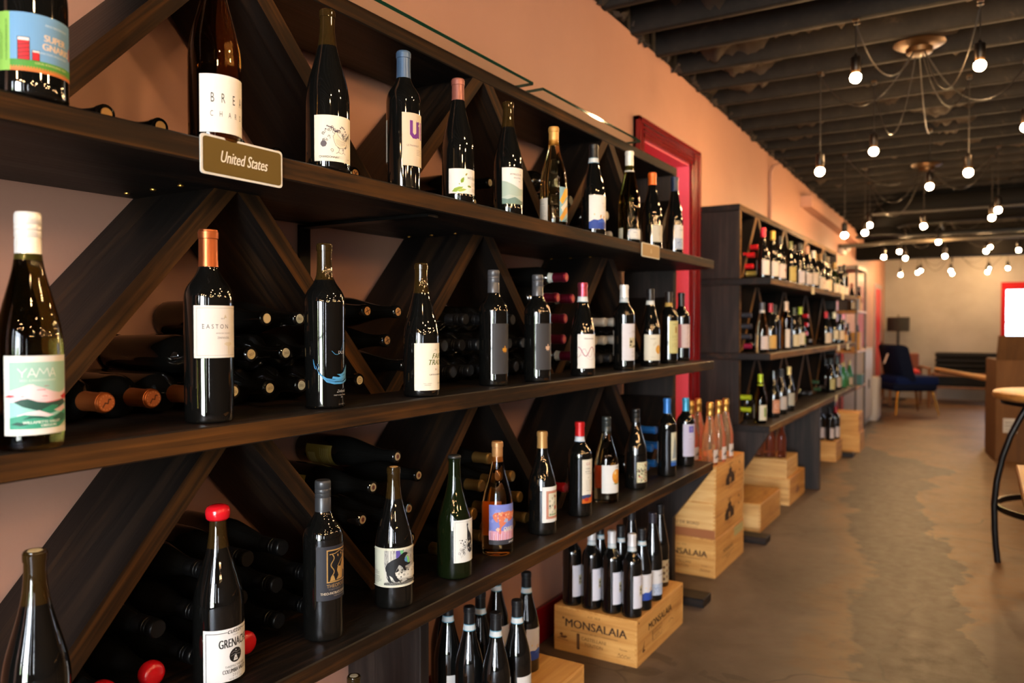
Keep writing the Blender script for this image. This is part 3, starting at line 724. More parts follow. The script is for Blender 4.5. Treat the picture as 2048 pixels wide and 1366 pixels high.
# tinted glass shelves laid on top of the near rack
GLS, N, L, _ = nodes_mat('glass_sheet')
tr = N.new('ShaderNodeBsdfTransparent'); tr.inputs[0].default_value = (0.93, 0.97, 0.95, 1); gl = N.new('ShaderNodeBsdfGlossy'); gl.inputs['Roughness'].default_value = 0.02
fr = N.new('ShaderNodeFresnel'); fr.inputs[0].default_value = 1.2; ms = N.new('ShaderNodeMixShader'); L.new(front_only(N, L, fr.outputs[0]), ms.inputs[0]); L.new(tr.outputs[0], ms.inputs[1]); L.new(gl.outputs[0], ms.inputs[2]); L.new(ms.outputs[0], N['Material Output'].inputs[0])
GEDGE = mat('green_glass_edge', '0e2b20', 0.08, spec=0.6)
for (ya, yb, lb) in ((0.4, 2.06, 'clear glass sheet with dark green edge resting on the near rack above the bottles'), (2.12, 2.92, 'shorter clear glass sheet with green edge on the near rack beside the doorway')):
    g = MB().box(-0.13, 0, 0.0, 0.15, yb - ya, 0.009, GLS, {'+x': GEDGE, '-y': GEDGE, '+y': GEDGE, '-x': GEDGE})
    tag(obj('glass_shelf', g, None, (-1.315, ya, 1.9505)), lb, 'glass shelf', 'glass sheets on the rack top')

# region signs on the shelf edge
def sign(label, y0, y1, zc_, h, base, border, elems, x=XS + 0.001):
    t = thing('shelf_sign', label, 'sign', (x, (y0 + y1) / 2, zc_)); W_ = (y1 - y0)
    b_ = MB(); rr = 0.006; pl = []
    for cx, cy, a0 in ((W_ / 2 - rr, h / 2 - rr, 0), (-W_ / 2 + rr, h / 2 - rr, 90), (-W_ / 2 + rr, -h / 2 + rr, 180), (W_ / 2 - rr, -h / 2 + rr, 270)):
        for k in range(5): a = R_(a0 + 22.5 * k); pl.append((cx + rr * math.cos(a), cy + rr * math.sin(a)))
    b_.prism(pl, 0, 0.0, 0.003, ink(border)); s_ = 0.955 if W_ > 0.1 else 0.93
    b_.prism([(p[0] * (W_ - 0.007) / W_, p[1] * (h - 0.007) / h) for p in pl], 0, 0.0025, 0.0036, ink(base)); obj('plate', b_, t)
    e = MB(); art(e, elems, lambda a, b, l: (0.0037 + 0.0001 * l, a / 1000.0, b / 1000.0)); obj('lettering', e, t)
sign('brown sign plate reading United States on the top shelf edge', 0.788, 0.951, 1.4955, 0.062, '604a14', 'dcd9d2', [('T', 'United States', 0, -8, 19, 'e9e4d8', {'a': 'c', 'sx': 0.66, 'sh': 0.2, 'bold': 0.7})])
sign('small tan sign plate with a faint pale emblem on the top shelf edge', 2.60, 2.772, 1.4985, 0.05, 'a9854e', 'd9d0b8', [('P', [(-8, -8), (8, -8), (5, 4), (6, 9), (0, 6), (-6, 9), (-5, 4)], 'c6a878')])
for y, z, lb in ((5.83, Z2[0], 'upper shelf of the far rack, left tag'), (7.2, Z2[0], 'upper shelf of the far rack, right tag'), (7.0, Z2[1], 'middle shelf of the far rack, left tag'), (7.5, Z2[1], 'middle shelf of the far rack, right tag'), (6.9, Z2[2], 'bottom shelf of the far rack')):
    nm = 'small cream price tag on the ' + lb
    tag(obj('shelf_tag', MB().box(0, -0.045, -0.04, 0.003, 0.045, 0.012, mat('cream_card', 'c3b48c', 0.6)), None, (XS + 0.001, y, z - 0.012)), nm, 'tag', 'cream tags on the far rack')
tag(obj('paper_tag', MB().box(-0.05, 0, 0, 0.0, 0.003, 0.012, mat('cream_card', 'c3b48c', 0.6)), None, (-1.36, 2.25, 0.566)), 'small white paper tag tucked under the lowest near shelf', 'tag')

# metal etagere beyond the far rack
mr = thing('metal_rack', 'open grey metal shelf rack with wire-thin posts beyond the second dark rack', 'shelf rack', (-1.455, 9.15, 0))
GM = mat('grey_metal', '453e38', 0.5, metal=0.3)
for x in (0.0, 0.265):
    for y in (0.0, 0.74): obj('post', MB().box(x, y, 0, x + 0.02, y + 0.02, 1.88, GM, bev=0.003), mr)
obj('top_panel', MB().box(0, 0, 1.84, 0.29, 0.76, 1.88, mat('grey_wood_top', '7a6a5c', 0.5), bev=0.003), mr)
MRZ = (1.39, 0.955, 0.56)
for z in MRZ: obj('shelf', MB().box(0.0, 0.0, z - 0.025, 0.29, 0.76, z, OAK, bev=0.003), mr)

# ================================================================== PENDANT LIGHTS
BULB = mat('lit_bulb', 'fff0d0', 0.2, emit=(1.0, 0.60, 0.27, 1), estr=BULB_STRENGTH)
CLEARC = mat('clear_cable', '26221f', 0.45, spec=0.3)
BRASS = mat('aged_brass', '4a3520', 0.38, metal=0.85)
def icosphere(r, sub=2):
    import bmesh
    bm = bmesh.new(); bmesh.ops.create_icosphere(bm, subdivisions=sub, radius=r); me = bpy.data.meshes.new('bulb'); bm.to_mesh(me); bm.free()
    me.materials.append(BULB); me.polygons.foreach_set('use_smooth', [True] * len(me.polygons)); return me
bulb_me = icosphere(0.0245, 2)
socket_me = MB().lathe([(0, 0.105), (0.006, 0.105), (0.008, 0.095), (0.0205, 0.09), (0.0215, 0.085), (0.0215, 0.03), (0.0195, 0.026), (0.0195, 0.022), (0.0, 0.022)], 20, mat('socket_dark', '1b1512', 0.3, metal=0.7)).mesh('socket', 40)
cup_me = MB().lathe([(0.013, 0.034), (0.0205, 0.032), (0.0205, 0.022), (0.014, 0.014), (0.0, 0.016)], 16, BRASS).mesh('bulb_collar', 40)
def chandelier(label, cx, cy, pend):
    cz = ceil_z(cy) - 0.002
    t = thing('spider_chandelier', label, 'pendant light', (cx, cy, cz), group='spider chandeliers on the black ceiling')
    cn = MB().lathe([(0, 0.0), (0.115, 0.0), (0.118, -0.006), (0.10, -0.018), (0.062, -0.028), (0.058, -0.05), (0.05, -0.056), (0, -0.056)], 32, BRASS)
    obj('canopy', cn.mesh('canopy', 40), t)
    for i, (x, y, z) in enumerate(pend):
        hz = ceil_z(y) - cz - 0.004; lx, ly, lz = x - cx, y - cy, z - cz
        a = math.atan2(ly, lx); st = Vector((0.045 * math.cos(a), 0.045 * math.sin(a), -0.05)); en = Vector((lx, ly, hz - 0.012))
        dist = (Vector((lx, ly)) - Vector((st.x, st.y))).length; sag = 0.17 + 0.10 * ((i * 37) % 5) / 4.0
        pts = []
        for k in range(19):
            u = k / 18.0; p = st.lerp(en, u); p.z -= sag * 4 * u * (1 - u) ** 1.0 * (1 + 0.25 * math.sin(i)) ; pts.append(p)
        obj('swag_cable', MB().tube(pts, 0.0032, CLEARC, 6).mesh('swag_cable', 60), t)
        hk = MB().box(-0.014, -0.03, -0.004, 0.014, -0.012, 0.006, BRASS, bev=0.002).box(-0.014, 0.012, -0.004, 0.014, 0.03, 0.006, BRASS, bev=0.002).box(-0.008, -0.013, -0.012, 0.008, 0.013, 0.004, STEEL_DK, bev=0.002)
        obj('ceiling_hook', hk, t, (lx, ly, hz))
        obj('drop_cable', MB().tube([(0, 0, 0), (0, 0, (lz + 0.10) - hz)], 0.0033, CLEARC if z < 2.15 else BLACK, 6), t, (lx, ly, hz))
        s_ = obj('socket', socket_me, t, (lx, ly, lz)); obj('bulb_collar', cup_me, s_)
        obj('bulb', bulb_me, t, (lx, ly, lz - 0.004))
        r_ = bulb_me
PEND = [
  ((-0.284, 4.346), [(-0.515, 3.915, 2.371), (-0.026, 3.953, 2.354), (-0.544, 4.878, 2.22), (-0.781, 4.583, 2.081), (-0.081, 5.028, 2.079), (-0.331, 6.162, 2.197), (0.177, 4.892, 2.266)]),
  ((-0.416, 7.336), [(-0.949, 6.665, 1.946), (-0.876, 7.293, 2.025), (-0.918, 7.967, 2.166), (-0.44, 7.438, 2.068), (0.047, 7.265, 2.085), (0.084, 6.936, 2.1)]),
  ((-0.387, 10.504), [(-0.418, 9.436, 2.115), (-0.989, 9.909, 2.017), (-0.864, 10.334, 2.108), (-0.829, 10.705, 2.057), (-0.397, 10.498, 2.046), (0.015, 10.513, 2.086), (0.057, 11.122, 2.182), (0.342, 10.943, 2.117)]),
  ((-0.407, 13.761), [(-1.078, 13.123, 1.998), (-0.873, 13.48, 2.042), (-0.861, 13.954, 2.1), (-0.436, 13.626, 2.065), (-0.43, 14.096, 2.046), (0.039, 13.912, 2.043), (0.061, 14.392, 2.125), (0.308, 14.191, 2.111)]),
]
for (c_, p_), lb in zip(PEND, ('spider chandelier of bare round bulbs on swagged clear cables, nearest the viewer', 'spider chandelier of bare bulbs hanging in front of the black duct', 'third spider chandelier of bare bulbs, just beyond the round duct', 'farthest spider chandelier of bare bulbs, in front of the grey plaster wall')):
    chandelier(lb, c_[0], c_[1], p_)
# same run out of frame; the three looped ones added to light the lower wall
chandelier('spider chandelier of bare bulbs over the storefront end behind the viewer', 0.5, 1.0, [(0.1, 0.5, 2.2), (0.95, 0.6, 2.1), (0.0, 1.5, 2.25), (1.0, 1.5, 2.15), (0.5, 0.1, 2.2), (0.55, 1.9, 2.3)])
for n_, (x_, y_, lb) in enumerate(((2.3, -0.6, 'added out of view behind the viewer'), (2.5, 1.8, 'added out of view beside the viewer'), (0.4, -1.8, 'added just inside the storefront'))):
    chandelier('spider chandelier of bare bulbs ' + lb, x_, y_, [(x_ + 0.55 * math.cos(1.05 * k + n_), y_ + 0.55 * math.sin(1.05 * k + n_), 2.05 + 0.05 * ((k * 3) % 5)) for k in range(6)])
chandelier('spider chandelier of bare bulbs over the far side of the room, beyond the bar table', 2.6, 4.5, [(2.1, 4.1, 2.2), (3.0, 4.0, 2.15), (2.2, 5.0, 2.1), (3.1, 5.0, 2.25), (2.6, 5.4, 2.2)])

# ================================================================== THE BOTTLES ON THE NEAR RACK
K = '1c1a1a'; CR = 'ece6d6'; WH = 'ece9e4'
def lines(x, y, n, w, dy, c, h=0.5, jit=0.3):
    r = random.Random(int(x * 7 + y * 13 + n)); return [('R', x, y - i * dy, x + w * (1 - jit * r.random()), y - i * dy + h, c) for i in range(n)]
def blob(cx, cy, r, c, n=9, seed=1, sx=1.0, jag=0.35):
    q = random.Random(seed); return ('P', [(cx + sx * r * (1 - jag * q.random()) * math.cos(2 * math.pi * i / n), cy + r * (1 - jag * q.random()) * math.sin(2 * math.pi * i / n)) for i in range(n)], c)
def curl(x, y, r, c, w=0.5, a0=0, a1=400, n=12):
    return ('L', [(x + r * (1 - i / n * 0.7) * math.cos(R_(a0 + (a1 - a0) * i / n)), y + r * (1 - i / n * 0.7) * math.sin(R_(a0 + (a1 - a0) * i / n))) for i in range(n + 1)], w, c)

A = {}
A['gnaric'] = [('R', 0, 0, 34, 73, '8fc45a'), ('R', 34, 0, 120, 73, '6fa3d2'), ('P', [(34, 0), (120, 0), (120, 9), (34, 9)], 'd8793a'), ('P', [(34, 6), (120, 6), (120, 15), (34, 14)], '4f9a3c'),
   ] + [('R', 36 + 3.2 * i, 3.6, 37.4 + 3.2 * i, 6.4, '4f9a3c') for i in range(26)] + [
   ('R', 42.6, 13.6, 56.4, 42.4, K), ('R', 43.4, 14.2, 55.6, 38, 'c8202c'), ('R', 43.4, 38, 55.6, 41.6, 'f0e4e0'), ('R', 58.6, 14, 67.2, 27.2, K), ('R', 59.3, 14.6, 66.5, 24.5, 'c8202c'), ('R', 59.3, 24.5, 66.5, 26.6, 'f0e4e0'),
   ] + [('L', [(43.6, 17 + 5 * i), (55.4, 19.5 + 5 * i)], 0.7, K) for i in range(4)] + [
   ('T', 'SUPER', 72, 41, 8.6, 'e6cdb8', {'bold': 0.9, 'sx': 0.92}), ('T', 'GNARIO', 70, 30, 8.6, 'e6cdb8', {'bold': 0.9, 'sx': 0.92}), ('R', 112, 28, 116, 44, 'a83a3a'), ('T', 'SANCTION WORLDS BEST', 66, 24, 2.4, 'd8e4ee', {}), ('T', 'FIELD RECORDINGS', 74, 60, 2.6, 'd8e4ee', {}), ('T', 'LOCAL KNOWLEDGE  FIELD', 62, 10.2, 2.4, 'e8e2a0', {}),
   ('T', 'WWW.FIELDRECORDINGSWINE.COM', 31, 12, 2.4, '2c4a20', {'rot': 90, 'sx': 0.9}), ('T', 'PRODUCED AND BOTTLED BY', 24.5, 14, 1.7, '2c4a20', {'rot': 90}), ('T', 'FIELD RECORDINGS PASO ROBLES', 21, 14, 1.7, '2c4a20', {'rot': 90}), ('T', 'CONTAINS SULFITES   GOVERNMENT WARNING', 15, 6, 1.6, '2c4a20', {'rot': 90}), ('T', 'ACCORDING TO THE SURGEON GENERAL', 12, 6, 1.6, '2c4a20', {'rot': 90}), ('T', 'WOMEN SHOULD NOT DRINK ALCOHOLIC', 9, 6, 1.6, '2c4a20', {'rot': 90}), ('T', 'BEVERAGES DURING PREGNANCY', 6, 6, 1.6, '2c4a20', {'rot': 90})]
A['breaking'] = [('T', ch, x, 47, 15.5, K, {'sx': 0.5}) for ch, x in (('B', 18), ('R', 34), ('E', 53), ('A', 68), ('K', 80))] + [('T', ch, x, 25, 9, K, {'sx': 0.55}) for ch, x in (('C', 17), ('H', 31), ('A', 45), ('R', 57), ('D', 69), ('O', 80))]
def rooster():
    q = random.Random(4); e = []
    for i in range(46):
        a = q.uniform(0, 2 * math.pi); r = q.uniform(12, 25); x, y = 42 + r * math.cos(a) * 1.15, 42 + r * math.sin(a) * 0.95
        if y < 20 and x > 40: continue
        e.append(curl(x, y, q.uniform(1.8, 3.6), '3a3238', 0.7, q.uniform(0, 360), q.uniform(400, 700)))
    e += [blob(18, 32, 6.5, '5a5056', 14, 3, 1, 0.2)]
    for i in range(16): e.append(('E', 22 + i * 2.8, 60 + 5 * math.sin(i * 0.7) + q.uniform(-2, 2), 1.5, 1.5, '6a6068'))
    body = [(38, 50), (35, 46), (37, 38), (40, 30), (48, 25), (58, 26), (65, 33), (69, 43), (72, 52), (66, 46), (60, 42), (54, 42), (48, 46), (44, 50), (43, 55), (39, 54)]
    e += [('P', body, 'e8dcc0'), ('L', body + [body[0]], 0.6, '4a4048'), ('P', [(38, 54), (40, 58), (41, 55), (43, 58), (44, 54)], '4a4048')]
    e += [('L', [(41, 33 + i * 2), (50 + i, 30 + i * 2), (62, 34 + i * 2)], 0.35, '6a5a58') for i in range(5)]
    e += [('L', [(48, 26), (46, 18), (41, 15)], 0.6, '4a4048'), ('L', [(46, 18), (50, 15)], 0.6, '4a4048'), ('L', [(55, 26), (56, 18), (52, 15)], 0.6, '4a4048'), ('L', [(56, 18), (61, 15)], 0.6, '4a4048')]
    for i in range(5): e.append(('L', [(60 + i, 40), (67 + i * 2, 50 + i * 2), (73 + i, 46 - i * 4)], 0.5, '4a4048'))
    return e
A['chard'] = rooster() + [('T', 'CHARDONNAY', 10, 6, 4, K, {'sx': 0.95}), ('T', '2021', 68, 6, 2.4, K)]
A['ultra'] = [('P', [(17, 96), (24, 96), (24, 70), (28, 66), (33, 70), (33, 96), (37, 92), (40, 88), (40, 66), (34, 58), (24, 58), (17, 66)], '6e2a86'), ('P', [(36, 60), (43, 60), (43, 86), (36, 86)], '6e2a86'), ('E', 39.5, 92, 3.6, 3.6, '6e2a86'), ('P', [(47, 58), (54, 58), (54, 96), (47, 96)], '8a4aa0'), ('T', 'ULTRAVIOLET', 10, 41, 4, '4a3a50', {'sx': 0.9})] + lines(34, 34, 4, 22, 3.4, '8a7a78', 0.7)
def leaf(x, y, l, a, w, c, c2='5a7a20'):
    ca, sa = math.cos(R_(a)), math.sin(R_(a)); P_ = lambda u, v: (x + u * ca - v * sa, y + u * sa + v * ca)
    return [('P', [P_(0, 0), P_(l * .3, w), P_(l * .7, w * .8), P_(l, 0), P_(l * .7, -w * .7), P_(l * .3, -w)], c), ('L', [P_(0, 0), P_(l, 0)], 0.5, c2)]
A['winde'] = leaf(8, 4, 30, 22, 5, '9ab53c') + leaf(20, 6, 24, 8, 4, 'b4c65a') + leaf(30, 24, 16, 62, 4.2, '86a430') + leaf(46, 18, 13, -8, 2.6, '8a9a2c') + leaf(41, 42, 8, 50, 2.2, 'a0902c') + [('E', 26, 22, 1.4, 1.4, '8a9a2c'), ('T', 'windee', 46, 34, 9.5, '6a665e', {'sx': 0.8})] + lines(58, 26, 3, 18, 3, '9a958a', 0.6) + lines(60, 12, 3, 14, 3, '9a958a', 0.6)
A['mcprice'] = [('P', [(0, 0), (90, 0), (90, 36), (70, 42), (52, 40), (30, 50), (14, 57), (0, 60)], 'a9bcae'), ('P', [(0, 0), (90, 0), (90, 20), (60, 25), (40, 20), (20, 24), (0, 18)], 'b9c6ba'), ('P', [(0, 0), (90, 0), (90, 8), (55, 10), (35, 18), (15, 12), (0, 15)], '6f8a80'), ('T', 'M\u2019PRICE M', 22, 74, 5.4, '4a4a46', {'sx': 1.0}), ('T', 'BEAUTIFUL', 32, 66, 3.4, '4a4a46'), ('T', '2022', 46, 58, 2.6, '6a6a66'), curl(56, 86, 5, 'b09a80', 0.5)]
A['clear'] = [('P', [(0, 0), (50, 0), (50, 100), (0, 100)], '8ab0b8'), ('P', [(0, 60), (20, 96), (50, 100), (50, 84), (26, 70), (10, 50)], 'e8b040'), ('P', [(4, 40), (30, 66), (50, 70), (50, 60), (30, 48), (10, 30)], 'e6dccb'), ('P', [(0, 10), (20, 40), (50, 52), (50, 40), (24, 20), (6, 0)], 'd89a3a'), ('P', [(10, 0), (50, 22), (50, 10), (30, 0)], '4a7a8a')] + [curl(10 + 9 * i, 30 + 14 * (i % 4), 4, 'f0e6c8', 0.7) for i in range(5)]
A['bluehill'] = [('P', [(0, 0), (80, 0), (80, 18), (66, 22), (56, 30), (44, 34), (30, 28), (16, 30), (0, 22)], '2c4aa0'), ('P', [(30, 26), (40, 30), (50, 32), (60, 26), (60, 22), (30, 20)], '4468c0'), ('P', [(38, 34), (42, 34), (42, 40), (44, 44), (40, 46), (37, 40)], 'd89a3a'), ('P', [(52, 32), (56, 32), (57, 40), (54, 44), (50, 38)], 'd89a3a'), ('E', 18, 46, 1.6, 3, 'e8c060'), ('T', 'KIKI', 46, 80, 4, '9a958e')] + lines(48, 74, 2, 20, 4, 'b0aaa2', 0.6) + lines(50, 56, 5, 16, 4, 'b8b2aa', 0.6)
HEXF = [(6, 0), (54, 0), (60, 6), (60, 30), (54, 36), (6, 36), (0, 30), (0, 6)]
A['whitecap'] = [('P', HEXF, '8a8f98'), ('P', [(x * .95 + 1.5, y * .93 + 1.2) for x, y in HEXF], 'e9e7e2'), ('L', [(x * .85 + 4.5, y * .8 + 3.6) for x, y in HEXF + HEXF[:1]], 0.7, '6a7080'), ('T', 'ROSSO', 18, 22, 4.2, '4a5068', {'sx': 0.9}), curl(30, 14, 4, 'b89a78', 0.5)]
A['orangecap'] = [('T', 'terre', 34, 40, 4, '9a8a6a')] + lines(24, 34, 3, 22, 4, 'a89a80', 0.6) + lines(30, 14, 3, 14, 4, 'a89a80', 0.6)
def bluecity(y0=0, y1=40, c='3a5a9a', seed=2):
    q = random.Random(seed); e = []
    for i in range(60):
        x, y = q.uniform(2, 74), q.uniform(y0, y1); e.append(('L', [(x, y), (x + q.uniform(-4, 4), y + q.uniform(-6, 6)), (x + q.uniform(-4, 4), y + q.uniform(-3, 3))], 0.7, c if q.random() < 0.6 else '7a94c0'))
    return e
A['lastdark'] = [('R', 0, 0, 80, 44, 'c4cede')] + bluecity(2, 42) + [('T', 'KUPRA', 26, 76, 6, '5a6070', {'sx': 0.9})]
A['yama'] = [('R', 7, 8, 86, 92, 'a2cdbd'), ('R', 7, 8, 86, 22, '3fa083'), ('P', [(7, 20), (86, 20), (86, 44), (60, 40), (30, 44), (7, 50)], '9ad6cd'),
   ('P', [(7, 56), (20, 60), (30, 64), (33, 63), (40, 61), (48, 58), (58, 54), (68, 52), (78, 54), (86, 58), (86, 38), (7, 42)], 'ecd0d8'), ('P', [(10, 56), (29, 64), (34, 64), (52, 50), (40, 44), (20, 46), (4, 50)], 'f0dce2'),
   ('P', [(1, 49), (6, 51), (12, 50.5), (14, 49), (8, 47.8), (2, 48)], 'd43c40'), ('P', [(70, 47), (86, 52), (88, 45), (82, 42), (74, 44)], 'cc2c30'), ('R', 38, 56.4, 48, 57.2, 'd04a5c'), ('R', 44, 48.4, 50, 49.2, 'd04a5c'), ('R', 46, 61, 52, 61.8, 'b05a6c'), ('R', 20, 48.6, 24, 49.4, 'd04a5c'),
   ('P', [(5, 46), (12, 42), (40, 40), (76, 44), (74, 40), (40, 36), (14, 41)], 'e07080'),
   ('P', [(12, 42), (20, 45), (28, 46), (38, 42), (50, 40), (62, 41), (76, 43), (84, 38), (70, 34), (60, 30), (46, 28), (34, 32), (22, 36)], '2a5248'), ('P', [(44, 32), (56, 37), (66, 36), (62, 28), (50, 25), (40, 28)], '2f8a6c'),
   ('P', [(15, 25), (28, 29), (40, 31), (52, 26), (60, 24), (40, 20), (24, 21)], 'ecdfe6'), ('P', [(58, 30), (78, 36), (84, 30), (70, 27)], 'e8c8cc'),
   ('P', [(7, 22), (24, 26), (40, 24), (50, 22), (62, 24), (80, 30), (86, 26), (86, 8), (7, 8)], '3fa083'), ('P', [(22, 20), (30, 24), (42, 23.6), (54, 19), (46, 20), (34, 21.6)], '24544a'), ('P', [(8, 14), (16, 17), (30, 14), (20, 12)], '24544a'), ('P', [(56, 20), (70, 26), (84, 22), (78, 16), (64, 14)], '2a6a56'), ('P', [(66, 8), (86, 8), (86, 16)], 'd0d8c4')] + \
   [('L', [(17, 84), (22, 78), (22, 73)], 0.9, 'f2f4f0'), ('L', [(27, 84), (22, 78)], 0.9, 'f2f4f0'), ('L', [(28, 73), (32.5, 84), (37, 73)], 0.9, 'f2f4f0'), ('L', [(30, 76.5), (35, 76.5)], 0.9, 'f2f4f0'), ('L', [(37, 73), (41, 84), (45.5, 77), (50, 84), (53, 73)], 0.9, 'f2f4f0'), ('L', [(53, 73), (57, 84), (61.5, 73)], 0.9, 'f2f4f0'), ('L', [(55, 76.5), (60, 76.5)], 0.9, 'f2f4f0'),
    ('T', '2021 CHARDONNAY', 19, 67.5, 3, 'e4efe8', {'sx': 1.1}), ('T', 'WILLAMETTE VALLEY', 22, 14.5, 3.3, 'eef2ec', {'sx': 1.05, 'bold': 0.3}), ('T', 'OREGON', 42, 10, 3.2, 'eef2ec', {'sx': 1.05, 'bold': 0.3})]
A['easton'] = [('L', [(5, 4), (78, 4), (78, 80), (5, 80), (5, 4)], 0.5, '8a847c'), ('T', 'E A S T O N', 14, 47, 7.2, '35302e', {'sx': 0.83}), ('T', '2019', 46, 62, 2.4, '35302e', {'a': 'c'}), ('P', [(48, 64), (51, 70), (54, 64)], 'c8bba4'), ('T', 'AMADOR COUNTY', 48, 38.5, 2.2, '35302e', {'a': 'c'}), ('T', 'ZINFANDEL', 48, 30.5, 3.6, '4a4440', {'a': 'c', 'sx': 0.85})] + \
   [('P', [(56, 6), (59, 6), (58.6, 18), (66, 22), (62, 25), (52, 25), (48, 22), (56, 18)], 'd8cdb6')]
for q_ in (0, 1):   # little serifs on the big name
    A['easton'] += [('R', x, 46.8 + q_ * 6.9, x + 2.4, 47.4 + q_ * 6.9, '35302e') for x in (13.4,)]
A['dusi'] = [('P', [(13, 58), (11, 66), (10, 74), (11, 74), (14, 60), (22, 46), (34, 36), (50, 32), (70, 32), (88, 38), (88, 48), (80, 42), (66, 37), (50, 36), (36, 39), (24, 47)], '3f86b8'),
   ('P', [(26, 42), (36, 35), (52, 31), (70, 31), (92, 37), (92, 33), (70, 27), (50, 27), (36, 31)], '3f86b8'), ('P', [(48, 42), (60, 40), (78, 44), (92, 54), (92, 48), (78, 38), (60, 35.5), (46, 37.5)], '4a9ad0'), ('P', [(56, 46), (66, 46), (74, 49), (84, 58), (92, 64), (92, 56), (80, 46), (66, 41)], '4a9ad0'), ('L', [(16, 62), (20, 52), (25, 46)], 1.0, '3a78ac'), ('L', [(19, 66), (22, 58)], 0.8, '3a78ac'),
   ('L', [(46, 90), (52, 84), (58, 83), (64, 86), (70, 96), (76, 112)], 0.7, '3f86b8'), ('T', 'DUSI', 60, 84, 6.2, 'b8b4b0', {'sx': 1.0}), ('T', 'Zinfandel', 56, 11, 5.5, 'b0aaa6', {'sh': 0.4, 'sx': 0.8}), ('T', 'PASO ROBLES WINERY', 50, 5, 2.3, 'b0aaa6'), ('T', '2021', 66, 1, 2.1, 'b0aaa6'), ('T', 'ALC 14.5% BY VOL', 60, -12, 1.8, '7a7672')]
A['fair'] = [('T', '2021', 52, 88, 3, '4a4a3a', {'a': 'c'}), ('T', 'FAIR', 56, 70, 12, '5c6a1c', {'a': 'c', 'sh': 0.3, 'bold': 0.9, 'sx': 0.95}), ('T', 'TRADE', 54, 56, 12, '5c6a1c', {'a': 'c', 'sh': 0.3, 'bold': 0.9, 'sx': 0.95}), ('L', [(50, 44), (55, 48)], 1.0, 'a86a2c'), ('L', [(50, 48), (55, 44)], 1.0, 'a86a2c'), ('T', 'CATCH & RELEASE', 54, 33, 3.2, '35352c', {'a': 'c', 'bold': 0.4, 'sx': 1.1}), ('T', 'SAN L. OBISPO', 30, 14, 2.2, '6a6a5c', {'a': 'c'}), ('T', 'VINEYARDS', 30, 10.5, 2.2, '6a6a5c', {'a': 'c'}), ('T', 'CHARDONNAY', 70, 14, 2.4, '6a6a5c', {'a': 'c'})]
def maple(cx, cy, s, c):
    p = [(0, -9), (1, -4), (6, -6), (5, -3), (9, 0), (7, 1.5), (8, 5), (4, 4), (3.5, 5.5), (1.8, 3.5), (2, 8), (0, 10.5), (-2, 8), (-1.8, 3.5), (-3.5, 5.5), (-4, 4), (-8, 5), (-7, 1.5), (-9, 0), (-5, -3), (-6, -6), (-1, -4)]
    return ('P', [(cx + x * s, cy + y * s) for x, y in p], c)
MAPG = [('R', 0, y, 96, y + 0.5, '414145') for y in range(3, 130, 3)]
A['maple1'] = MAPG + [maple(38, 62, 1.15, 'c88a2c')]; A['maple2'] = MAPG + [maple(38, 60, 1.15, 'd8b498')]
A['ribbon'] = [('L', [(2 + i * 3, 52 + 14 * math.sin(i * 0.42 + 1.4)) for i in range(29)], 2.2, 'a02c50'), ('L', [(2 + i * 3, 48 + 13 * math.sin(i * 0.5 - 1.6)) for i in range(29)], 0.9, 'b86a88'), ('L', [(2 + i * 3, 34 + 8 * math.sin(i * 0.33)) for i in range(29)], 0.5, '9a7a8a'), ('T', 'TIMORASSO', 20, 90, 4.4, '6a5a60', {'bold': 0.3, 'sx': 1.1}), ('T', 'ROSSO', 60, 14, 3.4, 'a08a90')]
SC_ = [('R', 26, 44, 62, 80, 'd9cda8')] + [blob(34, 66, 7, '4c4436', 11, 5), blob(32, 54, 5, '3a342c', 9, 6), ('P', [(28, 46), (62, 46), (62, 50), (50, 54), (42, 48)], '3a342c'), ('L', [(30, 76), (44, 60), (40, 50)], 1.0, '3a342c'), curl(44, 70, 7, '5a5040', 0.6), ('L', [(28, 44), (30, 80)], 0.9, '5a5040')]
A['white2'] = SC_ + [('T', 'a. B. Noir', 36, 100, 5.4, '6a665e', {'sh': 0.3}), ('L', [(22, 96), (70, 96)], 0.4, '8a867e'), ('T', '2021', 44, 26, 3.6, '7a766e', {'a': 'c'}), ('T', 'LANGHE', 46, 14, 3, '8a867e', {'a': 'c'})]
A['black'] = [('E', 62, 42, 15, 17, 'dc9a34'), ('E', 62, 42, 9, 11, 'e4b050'), ('T', 'BARBERA', 26, 82, 4, '8a8070')] + [curl(40 + i * 3, 60 + i * 3, 6, 'b8a888', 0.5) for i in range(4)] + lines(28, 14, 2, 20, 4, 'b0a890', 0.6)
A['yellow'] = [('T', 'CASTELL', 16, 118, 5, '6a5430')] + [('R', 30, 84, 40, 112, 'b4823c'), ('R', 34, 90, 38, 104, '5a3a24')] + lines(14, 72, 2, 40, 6, '8a7a40', 1.0) + lines(18, 56, 1, 30, 4, '8a7a40', 1.0) + lines(14, 40, 3, 44, 6, '8a7a40', 0.9)
A['pink'] = [('R', 0, 0, 36, 104, 'bd7078'), ('R', 36, 0, 100, 104, 'dfc9c6')] + [('L', [(60 + (i % 5) * 7, 14 + i * 4.6), (64 + (i % 5) * 7, 18 + i * 4.6)], 1.2, 'b06a70') for i in range(18)] + lines(60, 96, 2, 30, 5, 'a0707a', 0.9)
